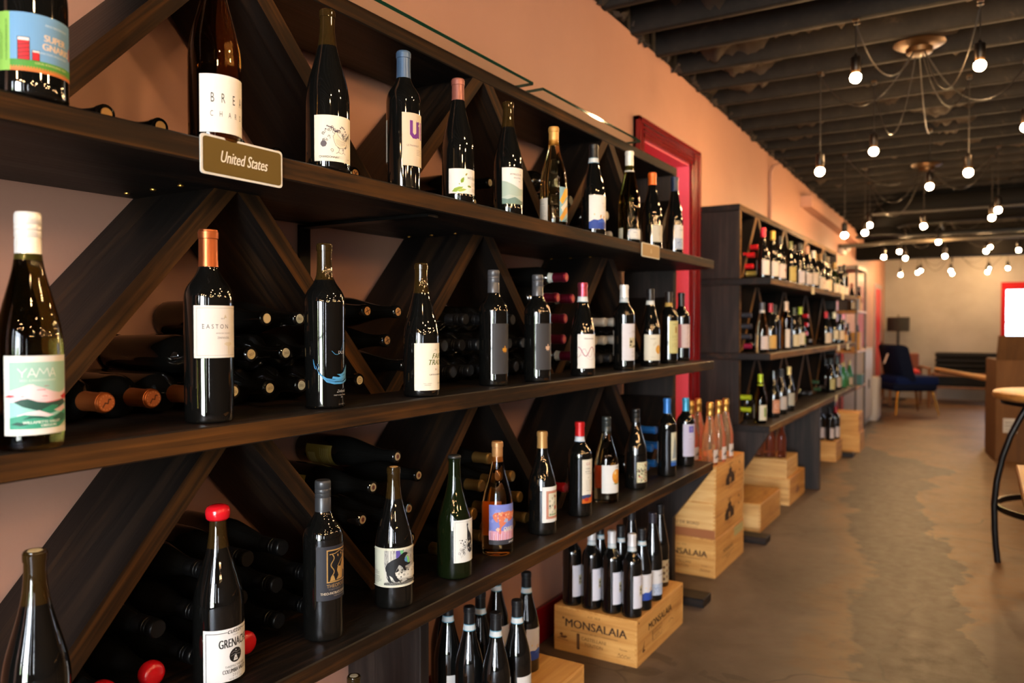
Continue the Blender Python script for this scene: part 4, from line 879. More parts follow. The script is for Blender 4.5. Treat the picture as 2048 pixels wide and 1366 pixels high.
A['cutter'] = [('L', [(5, 2), (5, 84), (40, 84)], 1.0, K), ('L', [(70, 84), (98, 84), (98, 2)], 1.0, K), ('T', 'cutter', 55, 81, 9, K, {'a': 'c', 'sh': 0.15, 'sx': 0.95, 'bold': 0.4}), ('T', 'CELLARS', 56, 76.5, 2.2, '5a5a5a', {'a': 'c'}), ('T', 'GRENACHE', 56, 58, 15, K, {'a': 'c', 'sx': 0.56, 'bold': 0.9}), ('E', 56, 42, 12.5, 12.5, K), ('L', [(47, 46), (52, 49), (58, 46), (66, 48)], 0.6, '9a9a9a'), ('L', [(46, 42), (54, 44), (66, 41)], 0.6, '9a9a9a'), ('P', [(51, 33), (60, 33), (57, 42), (54, 42)], 'dcdcdc'), ('P', [(54.5, 35), (57, 35), (56, 39)], K), ('E', 56, 50.5, 1, 1, 'dcdcdc'),
   ('T', 'THREEMILE VINEYARD', 56, 22.5, 4, K, {'a': 'c', 'sx': 0.72}), ('T', 'COLUMBIA VALLEY', 56, 13.5, 7, K, {'a': 'c', 'sx': 0.58, 'bold': 0.5}), ('T', '2 0 2 1', 56, 6.6, 4.6, K, {'a': 'c', 'sx': 0.8}), ('T', '750 ML  ALC 13.7%', 56, 1.6, 2.4, K, {'a': 'c'})]
GD = 'b08a50'
A['theo'] = [('R', 20, 34, 82, 98, GD), ('R', 22.4, 36.4, 79.6, 95.6, '15151a'),
   ('L', [(26, 89), (38, 90), (50, 94), (62, 89), (78, 91)], 1.4, GD)] + [('L', [(32 + 3.4 * math.sin(i * 0.62), 88 - i * 2.6) for i in range(20)], 2.0, GD), ('P', [(26, 37), (38, 37), (34, 48), (30, 46)], GD)] + [leaf(44 + i * 9, 88 + (i % 2) * 2, 6, -80, 1.8, GD, '15151a')[0] for i in range(4)] + \
   [('P', [(58, 84), (64, 86), (68, 81), (67, 75), (72, 70), (75, 62), (70, 56), (73, 50), (72, 38), (69, 38), (68, 50), (60, 54), (58, 38), (40, 38), (46, 46), (42, 56), (44, 64), (52, 62), (56, 70), (58, 76)], GD), ('L', [(44, 64), (52, 74), (57, 78)], 1.8, GD), ('T', 'THEOPOLIS', 20, 24.5, 6.8, GD, {'sx': 0.95}), ('T', 'V I N E Y A R D S', 24, 19.5, 2.8, '8a8078'), ('T', 'THEO-PATRA\u2019S CUVEE', 8, 11, 5, 'c8b8a0', {'sx': 0.86, 'bold': 0.3}), ('T', 'YORKVILLE HIGHLANDS', 34, 6.6, 2.2, '9a9088')]
def bear():
    q = random.Random(11); e = [('R', 34, 4, 116, 79, 'b9b6ae')]
    for i in range(150):
        x, y = q.uniform(35, 113), q.uniform(40, 77); l = q.uniform(2, 7); e.append(('L', [(x, y), (x + q.uniform(-1, 1), y + l)], q.uniform(0.3, 0.9), ('3a3a3c', '6a6868', 'dcd8ce')[i % 3]))
    e += [('R', 45, 42, 47.6, 79, 'dedad0'), ('R', 52, 42, 53.6, 79, 'dedad0'), ('P', [(60, 79), (70, 79), (74, 66), (64, 56), (60, 64)], '5a4a9a'), ('P', [(68, 79), (75, 79), (77, 70), (72, 64)], '6ab47c'), ('P', [(78, 60), (86, 66), (90, 54), (86, 44), (80, 46)], '5a8ab8'), ('P', [(84, 66), (90, 62), (92, 50), (88, 46)], '7ac06a')]
    e += [('P', [(34, 10), (60, 20), (116, 16), (116, 44), (96, 40), (80, 30), (60, 36), (44, 40), (34, 44)], 'dcd8cc')]
    e += [blob(q.uniform(60, 112), q.uniform(8, 40), q.uniform(1.5, 3.6), ('4a4a48', '6a6a64', 'a8a49a')[i % 3], 7, i) for i in range(26)]
    e += [('P', [(34, 5), (116, 5), (116, 11), (90, 14), (70, 9), (50, 12), (34, 9)], '3c3c3a')] + [('L', [(35 + i * 3.4, 6), (37 + i * 3.4, 10.5)], 0.7, 'b8b4aa') for i in range(23)]
    B_ = '18171a'
    e += [('P', [(39, 30), (37, 42), (42, 52), (52, 59), (64, 64), (70, 70), (76, 74), (80, 74.5), (85, 73), (87, 70), (83, 68), (80, 64), (78, 58), (80, 54), (88, 50), (96, 50), (92, 46), (84, 45), (80, 44), (82, 38), (84, 34), (78, 34), (74, 42), (70, 46), (66, 48), (62, 40), (58, 32), (60, 24), (66, 16), (70, 14), (62, 11), (58, 12), (52, 22), (46, 26), (50, 14), (55, 12), (48, 10.5), (44, 13), (40, 22)], B_), ('L', [(39, 34), (40, 26), (43, 20)], 0.9, 'dcd8cc'), ('P', [(60, 34), (64, 42), (66, 36), (63, 33)], B_)]
    return e
A['bear'] = bear() + [('R', 0, 0, 116, 1.8, 'e9e3cf'), ('R', 0, 80.6, 116, 82, 'e9e3cf')] + lines(3, 34, 3, 20, 3, '5a5a58', 0.6) + lines(3, 22, 5, 26, 3, '5a5a58', 0.6)
def peacock():
    q = random.Random(3); P_ = '26262c'
    e = [('L', [(4, 4), (4, 98), (70, 98)], 0.5, '9a9a96')]
    e += [('P', [(34, 92), (38, 94), (40, 90), (38, 86), (42, 76), (50, 66), (56, 54), (60, 40), (58, 24), (46, 20), (38, 28), (36, 42), (40, 50), (34, 56), (32, 66), (36, 78), (35, 86)], P_)]
    e += [('L', [(36, 94), (33, 99)], 0.5, P_), ('L', [(37, 94), (37, 99)], 0.5, P_), ('L', [(39, 94), (41, 98)], 0.5, P_)]
    for i in range(34):
        x, y = q.uniform(14, 56), q.uniform(20, 60); e.append(curl(x, y, q.uniform(2, 4.6), P_ if q.random() < 0.7 else '6a6a70', 0.7, q.uniform(0, 360), q.uniform(380, 640)))
    for i in range(9): e.append(('E', q.uniform(36, 58), q.uniform(26, 50), 1.8, 2.4, 'd8d4c8'))
    for i in range(6): e.append(blob(18 + i * 3, 50 + q.uniform(-12, 8), 2.6, P_, 5, i, 1, 0.6))
    e += [('L', [(20, 30), (17, 22), (19, 12)], 0.5, P_), ('L', [(24, 28), (22, 14)], 0.5, P_)]
    return e
A['peacock'] = peacock()
def rosel():
    q = random.Random(5); e = [('R', 0, 12, 92, 94, '7a86d0')] + [blob(q.uniform(4, 88), q.uniform(50, 92), q.uniform(3, 7), ('8a94dc', 'a8a4dc', '6a78c8')[i % 3], 9, i) for i in range(16)]
    e += [('R', 0, 12, 92, 36, 'dca0b4')] + [('L', [(x * 2.6, 12), (x * 2.6 + q.uniform(-1, 1), q.uniform(24, 40))], q.uniform(0.8, 1.8), ('c87898', 'ecd0dc', 'b06a90', 'e8b0a0')[x % 4]) for x in range(36)]
    e += [('P', [(24, 30), (28, 38), (26, 44), (30, 50), (26, 58), (18, 62), (12, 70), (10, 78), (16, 84), (26, 86), (40, 86), (54, 88), (70, 84), (88, 88), (92, 76), (78, 68), (62, 62), (50, 60), (42, 52), (34, 46), (33, 38), (32, 28)], 'd87858')] + [blob(q.uniform(16, 84), q.uniform(64, 86), q.uniform(2, 4.5), ('e89a70', 'c85a4c', 'e8b48c')[i % 3], 8, i) for i in range(26)] + [('P', [(40, 60), (46, 70), (54, 66), (52, 58)], 'a4b0d4'), ('P', [(18, 40), (24, 46), (30, 42), (26, 34)], 'e8b8a0')]
    e += [('T', 'GNARLY', 40, 34, 13, 'ecdcc8', {'sx': 0.5, 'bold': 0.6}), ('R', 0, 0, 92, 12, '3a3a42'), ('T', 'grenache', 56, 3.6, 4.6, 'e4e0dc', {'bold': 0.5})]
    return e
A['rose'] = rosel()
A['gold'] = [('R', 12, 10, 70, 92, 'b8674c'), ('L', [(15, 13), (67, 13), (67, 89), (15, 89), (15, 13)], 0.8, 'e8d0b8'), ('R', 19, 17, 63, 85, 'd6d2b8'), blob(32, 60, 14, 'e8e2cc', 10, 3, 0.7), blob(34, 36, 13, 'e8e2cc', 10, 5, 0.8), ('E', 46, 74, 4, 4, 'a8201c'), ('E', 46, 42, 4.5, 6, 'a8201c'), ('L', [(46, 48), (46, 62), (44, 72)], 1.0, '7a2018')] + \
   [curl(24 + (i % 3) * 9, 22 + i * 6.6, 4, ('3a5a3a', '2a3a34')[i % 2], 0.9) for i in range(9)] + [blob(26 + i * 6, 22, 3, '4a7a4a', 8, i) for i in range(5)] + [blob(24, 48, 4, '26302c', 8, 2), ('T', '2021', 60, 3, 2.4, '6a6a66')]
A['red'] = [('T', 'G.B. BURLOTTO'[:4], 14, 122, 9, 'a83a34', {'sx': 0.9}), ('T', 'TERRA', 12, 108, 5, '4a4440'), ('T', 'ROSSO', 12, 99, 5, '4a4440'), ('R', 12, 94, 46, 95, '6a6460'), ('T', '20', 20, 80, 4, '3a3430')] + lines(12, 72, 7, 44, 4.4, '8a8680', 0.7) + lines(14, 40, 1, 38, 4, '6a6660', 1.0) + [('P', [(0, 0), (80, 0), (80, 14), (50, 24), (20, 28), (0, 26)], '34406a'), ('P', [(0, 0), (80, 0), (80, 6), (40, 18), (0, 14)], 'c8601c'), ('P', [(34, 4), (56, 10), (52, 46), (42, 30)], 'c04a1c'), ('E', 16, 12, 9, 6, 'a83020')]
A['orange'] = [('E', 60, 56, 23, 26, 'cf8a2a'), ('E', 58, 58, 21, 24, 'dd8f2e'), ('E', 54, 62, 14, 17, 'e8a23c'), ('E', 50, 70, 5, 6, 'f2cf90'), ('P', [(40, 34), (50, 29), (64, 30), (72, 36), (60, 32)], '6a7a2c'), ('L', [(44, 38), (76, 62)], 0.7, 'b0701c'), ('T', 'CHARME', 52, 86, 4.6, '4a4844', {'sx': 0.9, 'bold': 0.3})]
def floral():
    q = random.Random(9); e = [('R', 0, 0, 80, 76, 'dcd6b0')]
    e += [blob(q.uniform(2, 70), q.uniform(4, 72), q.uniform(3, 5.5), ('c05058', '9a88a8', '4a5a3c', 'b8384c', '2c3a30')[i % 5], 9, i, 1, 0.5) for i in range(30)]
    e += [('L', [(q.uniform(4, 70), q.uniform(4, 70)), (q.uniform(4, 70), q.uniform(4, 70))], 0.9, '35453a') for i in range(14)]
    e += [leaf(q.uniform(4, 60), q.uniform(4, 66), 10, q.uniform(0, 360), 2.4, '26302a')[0] for i in range(18)]
    return e
A['floral'] = floral()
A['blue'] = [('P', [(0, 14), (60, 14), (60, 24), (0, 22)], '6a8ab0'), ('R', 0, 0, 60, 14, '2c5aa8'), ('P', [(6, 30), (20, 120), (26, 100), (32, 70), (38, 40), (44, 30)], '9aa4a4'), ('L', [(6, 30), (20, 120), (24, 60), (16, 34)], 1.0, '4a5460'), ('L', [(20, 116), (32, 70), (42, 30)], 1.2, '4a5460')] + [('L', [(8, 32 + i * 7), (36 - i * 2, 36 + i * 8)], 0.6, '5a6470') for i in range(10)]
A['purple'] = [('R', 26, 104, 54, 132, '6258a8'), ('R', 32, 110, 48, 126, '8078bc'), ('L', [(62, 92), (63, 102)], 1.0, '3a3450'), ('T', 'barolo', 26, 74, 5, '8a84a4')] + lines(24, 66, 10, 44, 5.4, 'a09cb8', 0.8) + lines(24, 92, 1, 30, 4, '8a84a4', 0.7)

BK = lambda th, c='cfcac0', w=60, z0=30, h=90, el=(): (th, z0, w, h, c, list(el))
# top shelf, from the viewer towards the doorway
S1, S2, S3 = Z1
bottle('dark bottle with blue and green Super Gnario label showing red blocks', (-1.07, .559, S1), 'bur', 305, 43.5, close=('cork', None), neck=GLASS_NECK, lab=(-103, 30, 120, 73, '6fa3d2', A['gnaric']), seg=48)
bottle('amber bottle with large white label in thin handwritten capitals, behind the United States sign', (-1.07, .845, S1), 'bur', 318, 41, GLASS_AMB, close=('cork', None), lab=(-71.6, 14, 100, 91, WH, A['breaking']), seg=48)
bottle('tall brown bottle with cream label drawn with a rooster among flowers', (-1.07, 1.10, S1), 'bur', 305, 41, GLASS_DK, GLASS_NECK, close=('cork', None), lab=(-81.8, 14, 92, 85, CR, A['chard']), back=BK(60, z0=20, h=70), seg=48)
bottle('broad-shouldered red with slate blue capsule and big purple letters on beige label', (-1.08, 1.34, S1), 'tape', 300, 37.5, close=('foil', '3f5878'), lab=(-56.9, 50, 84, 112, 'd9c8ae', A['ultra']), back=BK(150, z0=60))
bottle('dark bottle with dusty pink capsule and white label with green leaves', (-1.08, 1.545, S1), 'bur', 296, 38.5, close=('foil', '8a5248'), lab=(-89.7, 20, 88, 58, WH, A['winde']), back=BK(110, z0=25, h=55))
bottle('dark corked bottle with pale label of layered misty green hills', (-1.08, 1.775, S1), 'bur', 298, 38, GLASS_DK, GLASS_NECK, close=('cork', None), lab=(-83.4, 26, 88, 94, WH, A['mcprice']), back=BK(120, z0=30))
bottle('clear golden bottle with wrapped cork and swirling blue and yellow label', (-1.085, 2.04, S1), 'bur', 290, 40, GLASS_CLR, close=('peg', 'b98a48'), lab=(-36.5, 11, 60, 100, '8ab0b8', A['clear']), back=(-148, 11, 42, 68, 'cfc6b8', [('T', 'PINOT GRIS', 8, 50, 3, '5a5a58')] + lines(8, 44, 9, 28, 4, '7a7a76', 0.8)))
bottle('black-capsuled bottle on the top shelf with white label above a blue hill', (-1.09, 2.325, S1), 'bur', 296, 39, close=('foil', '1b1b1e'), bnd=('d9dde0', '6aa0b8'), lab=(-86.6, 20, 84, 108, WH, A['bluehill']))
bottle('slender olive green bottle with long white capsule and small eight-cornered label', (-1.08, 2.60, S1), 'bur', 325, 38.5, GLASS_OLV, close=('foil_long', 'd8d5ce'), lab=(-70.3, 12, 62, 38, None, A['whitecap']), back=(-140, 12, 26, 40, 'c9c2ac', lines(5, 32, 6, 16, 4.4, '7a7468', 0.8)))
bottle('dark bottle with bright orange capsule and small cream label', (-1.09, 2.85, S1), 'bur', 292, 38, close=('foil_short', 'd8601c'), lab=(-69, 26, 66, 64, 'd8cfba', A['orangecap']))
bottle('dark bottle with navy capsule, last on the top near shelf, blue etching on its label', (-1.1, 3.13, S1), 'bur', 322, 35, close=('foil', '1c2a44'), lab=(-70.6, 23, 78, 98, WH, A['lastdark']))
# middle shelf
YB = 'olive glass bottle with white screw cap and green label of a pink mountain'
bottle(YB, (-1.059, .547, S2), 'bur', 303, 39, GLASS_OLV, close=('screw', 'e2e0de'), lab=(-71.7, 20, 92, 100, WH, A['yama']), seg=64)
bottle('red wine with copper capsule and off-white bordered label, beside the copper-capped lying bottles', (-1.089, .845, S2), 'bdx', 314, 38.5, close=('foil', '9a5430'), lab=(-73.3, 106, 83, 84, 'e2ddd8', A['easton']), back=BK(110, 'd8d4d0', 60, 106, 84), seg=64)
bottle('black bottle printed with a sweeping blue brushstroke and no paper label', (-1.087, 1.107, S2), 'tape', 315, 39, GLASS_DK, GLASS_NECK, close=('cork', None), lab=(-94.1, 20, 96, 110, None, A['dusi']), seg=64)
bottle('brown corked bottle with cream label in green brush capitals, third gap of the middle shelf', (-1.08, 1.40, S2), 'bur', 297, 40, GLASS_DK, GLASS_NECK, close=('cork', None), lab=(-74.7, 15, 100, 104, CR, A['fair']), back=BK(110, z0=25), seg=48)
bottle('black screw cap bottle with charcoal label and amber leaf', (-1.107, 1.745, S2), 'bdx', 303, 38.5, close=('screw', '4a4b50'), lab=(-63.9, 32, 96, 131, '38383c', A['maple1']))
bottle('black screw cap bottle with charcoal label and pale pink leaf', (-1.077, 1.929, S2), 'bdx', 300, 37.5, close=('screw', '4a4b50'), lab=(-68.3, 35, 92, 128, '38383c', A['maple2']))
bottle('dark bottle with rose capsule and white label crossed by a crimson ribbon line', (-1.08, 2.225, S2), 'bur', 292, 38.5, close=('foil', 'a8485c'), bnd=('dcdfe2', '9ab8c4'), lab=(-87.7, 25, 88, 106, WH, A['ribbon']), back=BK(125, z0=40))
bottle('dark bottle with white capsule and white label with square old engraving, middle shelf', (-1.096, 2.594, S2), 'bdx', 302, 37.5, close=('foil', 'd4d2d0'), bnd=('cfd6da', '7a98a8'), lab=(-77.5, 35, 84, 129, 'e0dce2', A['white2']), back=BK(130, z0=50))
bottle('dark bottle with black capsule, white neck strip and orange sun on cream label', (-1.114, 2.896, S2), 'bur', 300, 37.5, close=('foil', '1e1e20'), bnd=('dfe0dc', 'a8b4b8'), lab=(-105.8, 23, 92, 100, 'e6e0cc', A['black']))
bottle('dark bottle with gold neck ring and tall pale yellow label', (-1.134, 3.162, S2), 'bdx', 299, 37.5, close=('foil', '26201e'), bnd=('c09a50', '8a6a30'), lab=(-70.3, 42, 74, 135, 'd6cc8c', A['yellow']))
bottle('dark bottle with label half dusty pink and half white, last on the middle shelf', (-1.161, 3.40, S2), 'bdx', 304, 37.5, close=('foil', '161618'), lab=(-124.4, 59, 100, 104, 'dfc9c6', A['pink']))
# lowest shelf
bottle('olive-necked corked bottle at the left end of the lowest shelf, label below view', (-1.092, .568, S3), 'bur', 311, 41.5, GLASS_DK, GLASS_NECK, close=('cork', 'c8b890'), lab=(-60, 10, 92, 60, WH, lines(14, 40, 6, 50, 6, '5a5a58', 1.0)), seg=48)
bottle('tall bottle sealed with glossy red wax over a white Grenache label', (-1.135, .896, S3), 'bur', 298, 42.5, GLASS_DK, GLASS_NECK, close=('wax', 'c01420'), lab=(-73.7, 8, 104, 90, 'e6e6e6', A['cutter']), seg=64)
bottle('black bottle with grey screw cap and gold-on-black label of a seated figure', (-1.114, 1.127, S3), 'bdx', 308, 39, close=('screw', '3a3c40'), lab=(-65.2, 81, 96, 105, '2c2d36', A['theo']), back=BK(120, '26262c', 60, 70, 100), seg=48)
bottle('dark corked bottle with wraparound label of a black bear in a birch wood', (-1.11, 1.339, S3), 'bur', 303, 42, GLASS_DK, GLASS_NECK, close=('cork', None), lab=(-126.3, 49, 118, 84, 'dcdcc8', A['bear']), seg=48)
bottle('green-black bottle with crown cap and white label inked with a peacock', (-1.11, 1.57, S3), 'spk', 295, 43, GLASS_GR, close=('crown', '2c2c2c'), lab=(-57.6, 41, 74, 103, 'e4e4e0', A['peacock']), back=BK(110, z0=40), seg=48)
bottle('orange-pink wine bottle with wrapped cork and label of a twisted orange tree on blue', (-1.121, 1.786, S3), 'bur', 301, 42, GLASS_ORG, close=('peg', 'a87a4c'), lab=(-89.2, 32, 92, 106, '7a86d0', A['rose']), back=(115, 40, 70, 90, 'c87a28', []), seg=48)
bottle('dark bottle with tan capsule and white label framing a red playing-card figure', (-1.117, 2.03, S3), 'bur', 300, 42, close=('foil', 'a8804c'), lab=(-61.2, 38, 76, 104, 'e4e4e2', A['gold']), back=BK(105, z0=40), seg=40)
bottle('dark bottle with bright red capsule and narrow white label above an orange hill', (-1.118, 2.284, S3), 'bdx', 301, 39, close=('foil', 'b8181c'), bnd=('d4dce4', '7a98b8'), lab=(-52.4, 44, 66, 140, 'e2dccc', A['red']), back=BK(120, z0=60))
bottle('salmon-coloured wine with dark screw cap and white label showing a large orange fruit', (-1.122, 2.502, S3), 'bur', 296, 41.5, GLASS_ROSE, close=('screw', '2e3434'), lab=(-87.6, 36, 88, 97, 'e4e4e2', A['orange']), back=(110, 40, 70, 80, 'b8482c', []))
bottle('dark bottle with black seal and small square floral label', (-1.124, 2.776, S3), 'bur', 298, 42, close=('screw', '1a1a1a'), lab=(-61.1, 26, 78, 76, 'dcd6b0', A['floral']), back=BK(100, z0=30))
bottle('dark bottle with cornflower blue capsule and narrow label with a grey boat sail', (-1.106, 3.068, S3), 'bdx', 316, 38, close=('foil', '2c6ab0'), lab=(-43.4, 44, 52, 136, 'd6d2b8', A['blue']), back=BK(130, z0=50))
bottle('dark bottle with turquoise and white capsule and lilac label with a purple square', (-1.117, 3.335, S3), 'bdx', 296, 39, close=('foil', '3a90b4'), lab=(-87.7, 44, 84, 140, 'c6c0d6', A['purple']))

NTH = ('first', 'second', 'third', 'fourth', 'fifth', 'sixth', 'seventh', 'eighth', 'ninth', 'tenth')
# ================================================================== BOTTLES LYING IN THE RACKS (necks towards the room)
def lying(label, y, z, close=('cork', None), group=None, sty='bdx', glass=None, neck=None, top=-1.165, H=298, roll=0.0, bnd=None, lab=None, seg=20, stamp=None, R=37.5, ang=0.0):
    t = bottle(label, (top - H / 1000.0, y, z), sty, H, R, glass, None, close, bnd, lab, rot=(0, R_(90), ang), group=group, seg=seg, sub=2)
    if roll: t.rotation_mode = 'QUATERNION'; t.rotation_quaternion = (Matrix.Rotation(ang, 3, 'Z') @ Matrix.Rotation(R_(90), 3, 'Y') @ Matrix.Rotation(R_(roll), 3, 'Z')).to_quaternion()
    if stamp:
        def mk():
            mb = MB(); art(mb, stamp[1], lambda x, yy, l: (-yy / 1000.0, x / 1000.0, (H + (0.95 if close[0] == 'foil' else 0.35) + 0.03 * l) / 1000.0)); return mb.mesh('cork_stamp')
        par = [c for c in t.children if c.name.startswith(('cork', 'foil', 'screw'))][0]
        obj('cork_stamp', cached(('stamp', stamp[0], H), mk), par)
    return t
ST23 = ('2023', [('E', 0, 0, 8.8, 8.8, 'cfc09a'), ('T', '2023', 0, -2.2, 4.6, '3a3020', {'a': 'c', 'sx': 0.95})])
ST22 = ('2022', [('E', 0, 0, 8.8, 8.8, 'cfc09a'), ('T', '2022', 0, -2.2, 4.6, '3a3020', {'a': 'c', 'sx': 0.95})])
STX = ('x', [('E', 0, 0, 8.8, 8.8, 'b8844c'), ('L', [(-5, -5), (5, 5)], 2.4, '4a2414'), ('L', [(-5, 5), (5, -5)], 2.4, '4a2414')])
STC = ('swan', [('E', 0, 0, 13, 13, 'b2602f'), ('L', [(-7, -5), (-2, 0), (2, -2), (5, 4), (8, 3)], 2.2, '5a2c14')] + [('E', 11 * math.cos(i * .45), 11 * math.sin(i * .45), 0.9, 0.9, 'd88a58') for i in range(14)])
STR = ('ring', [('E', 0, 0, 13, 13, 'a8384c'), ('E', 0, 0, 9, 9, 'c0503c'), ('L', [(-5, -5), (5, 5)], 1.6, 'e0a088')])
STG = ('pale', [('E', 0, 0, 8.8, 8.8, 'c0b088'), ('E', 0, 0, 5, 5, 'a89468')])
g = 'corked bottles lying at the back of the top near shelf'
for i, (y, z, st, lb) in enumerate((
        (0.721, 1.5575, None, 'dark bottle lying on the top shelf, its bare cork nearest the blue label bottle'), (0.814, 1.5575, None, 'dark bottle lying on the top shelf, its cork just left of the amber bottle'),
        (0.975, 1.5575, None, 'dark bottle lying on the top shelf, its cork right behind the United States sign'), (1.065, 1.5575, None, 'dark bottle lying on the top shelf, its cork at the foot of the rooster label'),
        (1.281, 1.5575, STX, 'dark bottle lying between the rooster label and the slate blue capsule bottle'))):
    lying(lb, y, z, ('cork', 'a8824c'), g, 'bur', None, GLASS_NECK, stamp=st, R=38)
lying('dark bottle lying high behind the misty hills bottle on the top shelf', 1.82, 1.622, ('cork', 'b89a64'), g, 'bur', None, GLASS_NECK, stamp=STG, R=37.5)
lying('dark bottle lying low beside the leafy label bottle on the top shelf', 1.741, 1.5575, ('cork', 'b89a64'), g, 'bur', None, GLASS_NECK, stamp=STG, R=37.5)
lying('dark bottle lying low behind the foot of the misty hills bottle', 1.90, 1.5575, ('cork', 'b89a64'), g, 'bur', None, GLASS_NECK, stamp=STG, R=37.5)
g = 'white capped bottles lying on the top near shelf'
for y, z, lb in ((2.60, 1.625, 'upper white-capped bottle lying behind the olive green bottle, top shelf'), (2.55, 1.5575, 'lower white-capped bottle lying left of the olive green bottle, top shelf'), (2.635, 1.5575, 'lower white-capped bottle lying behind the olive green bottle, top shelf')):
    lying(lb, y, z, ('foil', 'c8c2b8'), g)
g = 'black capped bottles lying on the top near shelf'
for y, z, lb in ((2.24, 1.70, 'topmost black-capped bottle lying in the slot behind the golden bottle'), (2.31, 1.64, 'black-capped bottle lying mid slot beside the blue hill bottle, top shelf'), (2.225, 1.63, 'black-capped bottle lying behind the golden bottle, middle of the slot'), (2.19, 1.5575, 'black-capped bottle lying on the top shelf board behind the golden bottle'), (3.07, 1.5575, 'gold-capped bottle lying on the top shelf behind the orange capsule bottle'), (3.15, 1.5575, 'bottle lying on the top shelf nearest the end panel')):
    lying(lb, y, z, ('screw', '1c1c20') if y < 3 else ('foil', '6a5428'), g)

# middle shelf, first arch
for y, w_ in ((0.713, 'first from the diagonal board'), (0.793, 'second from the diagonal board'), (0.873, 'third, half hidden by its off-white neighbour')):
    lying('copper-capped bottle lying on the middle shelf, ' + w_, y, 1.1105, ('foil', 'b2602f'), 'copper capped bottles lying on the middle shelf', 'bdx', stamp=STC, seg=28, top=-1.162, roll=20 * y)
g = 'bottles with year-stamped corks piled behind the blue brushstroke bottle'
for y, z, st, lb in ((0.957, 1.1105, ST23, 'lowest row, beside the copper-capped row'), (1.041, 1.1105, ST22, 'lowest row, left of the blue brushstroke bottle'), (1.122, 1.1105, ST23, 'lowest row, directly behind the blue brushstroke bottle'), (1.20, 1.1105, ST22, 'lowest row, just right behind the blue brushstroke bottle'),
                     (0.997, 1.1765, ST23, 'second row, nearest the off-white label bottle'), (1.082, 1.1765, ST23, 'second row, nearest the blue brushstroke bottle'), (1.165, 1.1765, ST23, 'second row, hidden neck behind the blue brushstroke bottle'),
                     (1.118, 1.2435, ST23, 'third row, its cork touching the blue brushstroke bottle'), (1.035, 1.2435, None, 'third row, below the peak of the boards')):
    lying('bottle with year-stamped cork, ' + lb, y, z, ('cork', 'cfc09a'), g, 'bur' if z > 1.2 else 'bdx', None, GLASS_NECK if z < 1.2 else None, stamp=st, roll=(y * 997) % 50 - 25)
lying('bottle lying above the copper-capped row with blue printing on its side', 0.916, 1.1765, ('screw', '1c1c20'), None, 'tape', lab=(60, 60, 60, 60, None, [('P', [(4, 10), (40, 4), (56, 12), (30, 16)], '3f86b8'), ('P', [(10, 20), (44, 16), (50, 22), (24, 26)], '2c5f88')]))
lying('bottle on its side with a round printed cork, right of the blue brushstroke bottle', 1.292, 1.1105, ('cork', 'cfc09a'), None, 'bur', None, GLASS_NECK, stamp=('six', [('E', 0, 0, 8.8, 8.8, 'cfc09a'), ('E', 0, 0, 5.5, 5.5, '7a6a50'), ('E', 0, 0, 4.3, 4.3, 'cfc09a'), ('T', '6', 0, -2.4, 5, '3a3020', {'a': 'c'})]))
for y, z, lb in ((1.318, 1.262, 'upper left of the diagonal slot'), (1.424, 1.262, 'upper right of the diagonal slot'), (1.385, 1.196, 'middle of the diagonal slot'), (1.452, 1.136, 'lowest in the slot, beside the green brush lettered bottle')):
    lying('bottle with cross-marked cork, ' + lb, y, z, ('cork', 'b8844c'), 'bottles with cross-marked corks', 'bur', None, GLASS_NECK, stamp=STX, R=37, roll=-20)
g = 'black screw-capped bottles stacked under the second arch'
r_ = random.Random(3)
for row, z, ys in ((0, 1.1105, [1.565 + 0.079 * k for k in range(8)]), (1, 1.1785, [1.605 + 0.079 * k for k in range(7)]), (2, 1.2465, [1.70, 1.78, 1.86, 1.94])):
    for k, y in enumerate(ys):
        lying('black screw-capped bottle under the second middle arch, %s, %s from left' % (('bottom row', 'second row', 'top row')[row], NTH[k]), y, z, ('screw', '18181a'), g, stamp=None)
g = 'crimson capped bottles lying in the diagonal slot'
for y, z, lb in ((2.25, 1.385, 'topmost of the crimson stack'), (2.19, 1.318, 'second row left of the crimson stack'), (2.296, 1.318, 'second row right of the crimson stack'), (2.243, 1.252, 'middle of the crimson stack'), (2.235, 1.186, 'fourth down in the crimson stack'), (2.30, 1.13, 'lowest of the crimson stack')):
    lying('crimson-capped bottle lying on the middle shelf, ' + lb, y, z, ('foil', '7c1f38'), g, stamp=STR, bnd=('c8ccc8', '8aa0a0'), top=-1.15)
g = 'white capped bottles stacked under the third arch'
for y, z, lb in ((2.59, 1.242, 'top row left'), (2.67, 1.242, 'top row right'), (2.505, 1.1765, 'second row left'), (2.588, 1.1765, 'second row middle'), (2.672, 1.1765, 'second row right'), (2.47, 1.1105, 'lowest row left'), (2.55, 1.1105, 'lowest row middle'), (2.63, 1.1105, 'lowest row right')):
    lying('white-capped bottle lying behind the engraved label bottle on the middle shelf, ' + lb, y, z, ('foil', 'b8b2a8') if z > 1.12 or y < 2.5 else ('screw', '26262a'), g)
g = 'dark bottles stacked near the end of the middle shelf'
for n_, (y, z) in enumerate(((2.72, 1.1105), (2.80, 1.1105), (2.88, 1.1105), (2.96, 1.1105), (2.76, 1.178), (2.84, 1.178))):
    lying('dark capped bottle lying behind the orange sun label, %s, %s from the left' % (('bottom row', NTH[n_]) if n_ < 4 else ('upper row', NTH[n_ - 4])), y, z, ('screw', '1c1c20'), g)

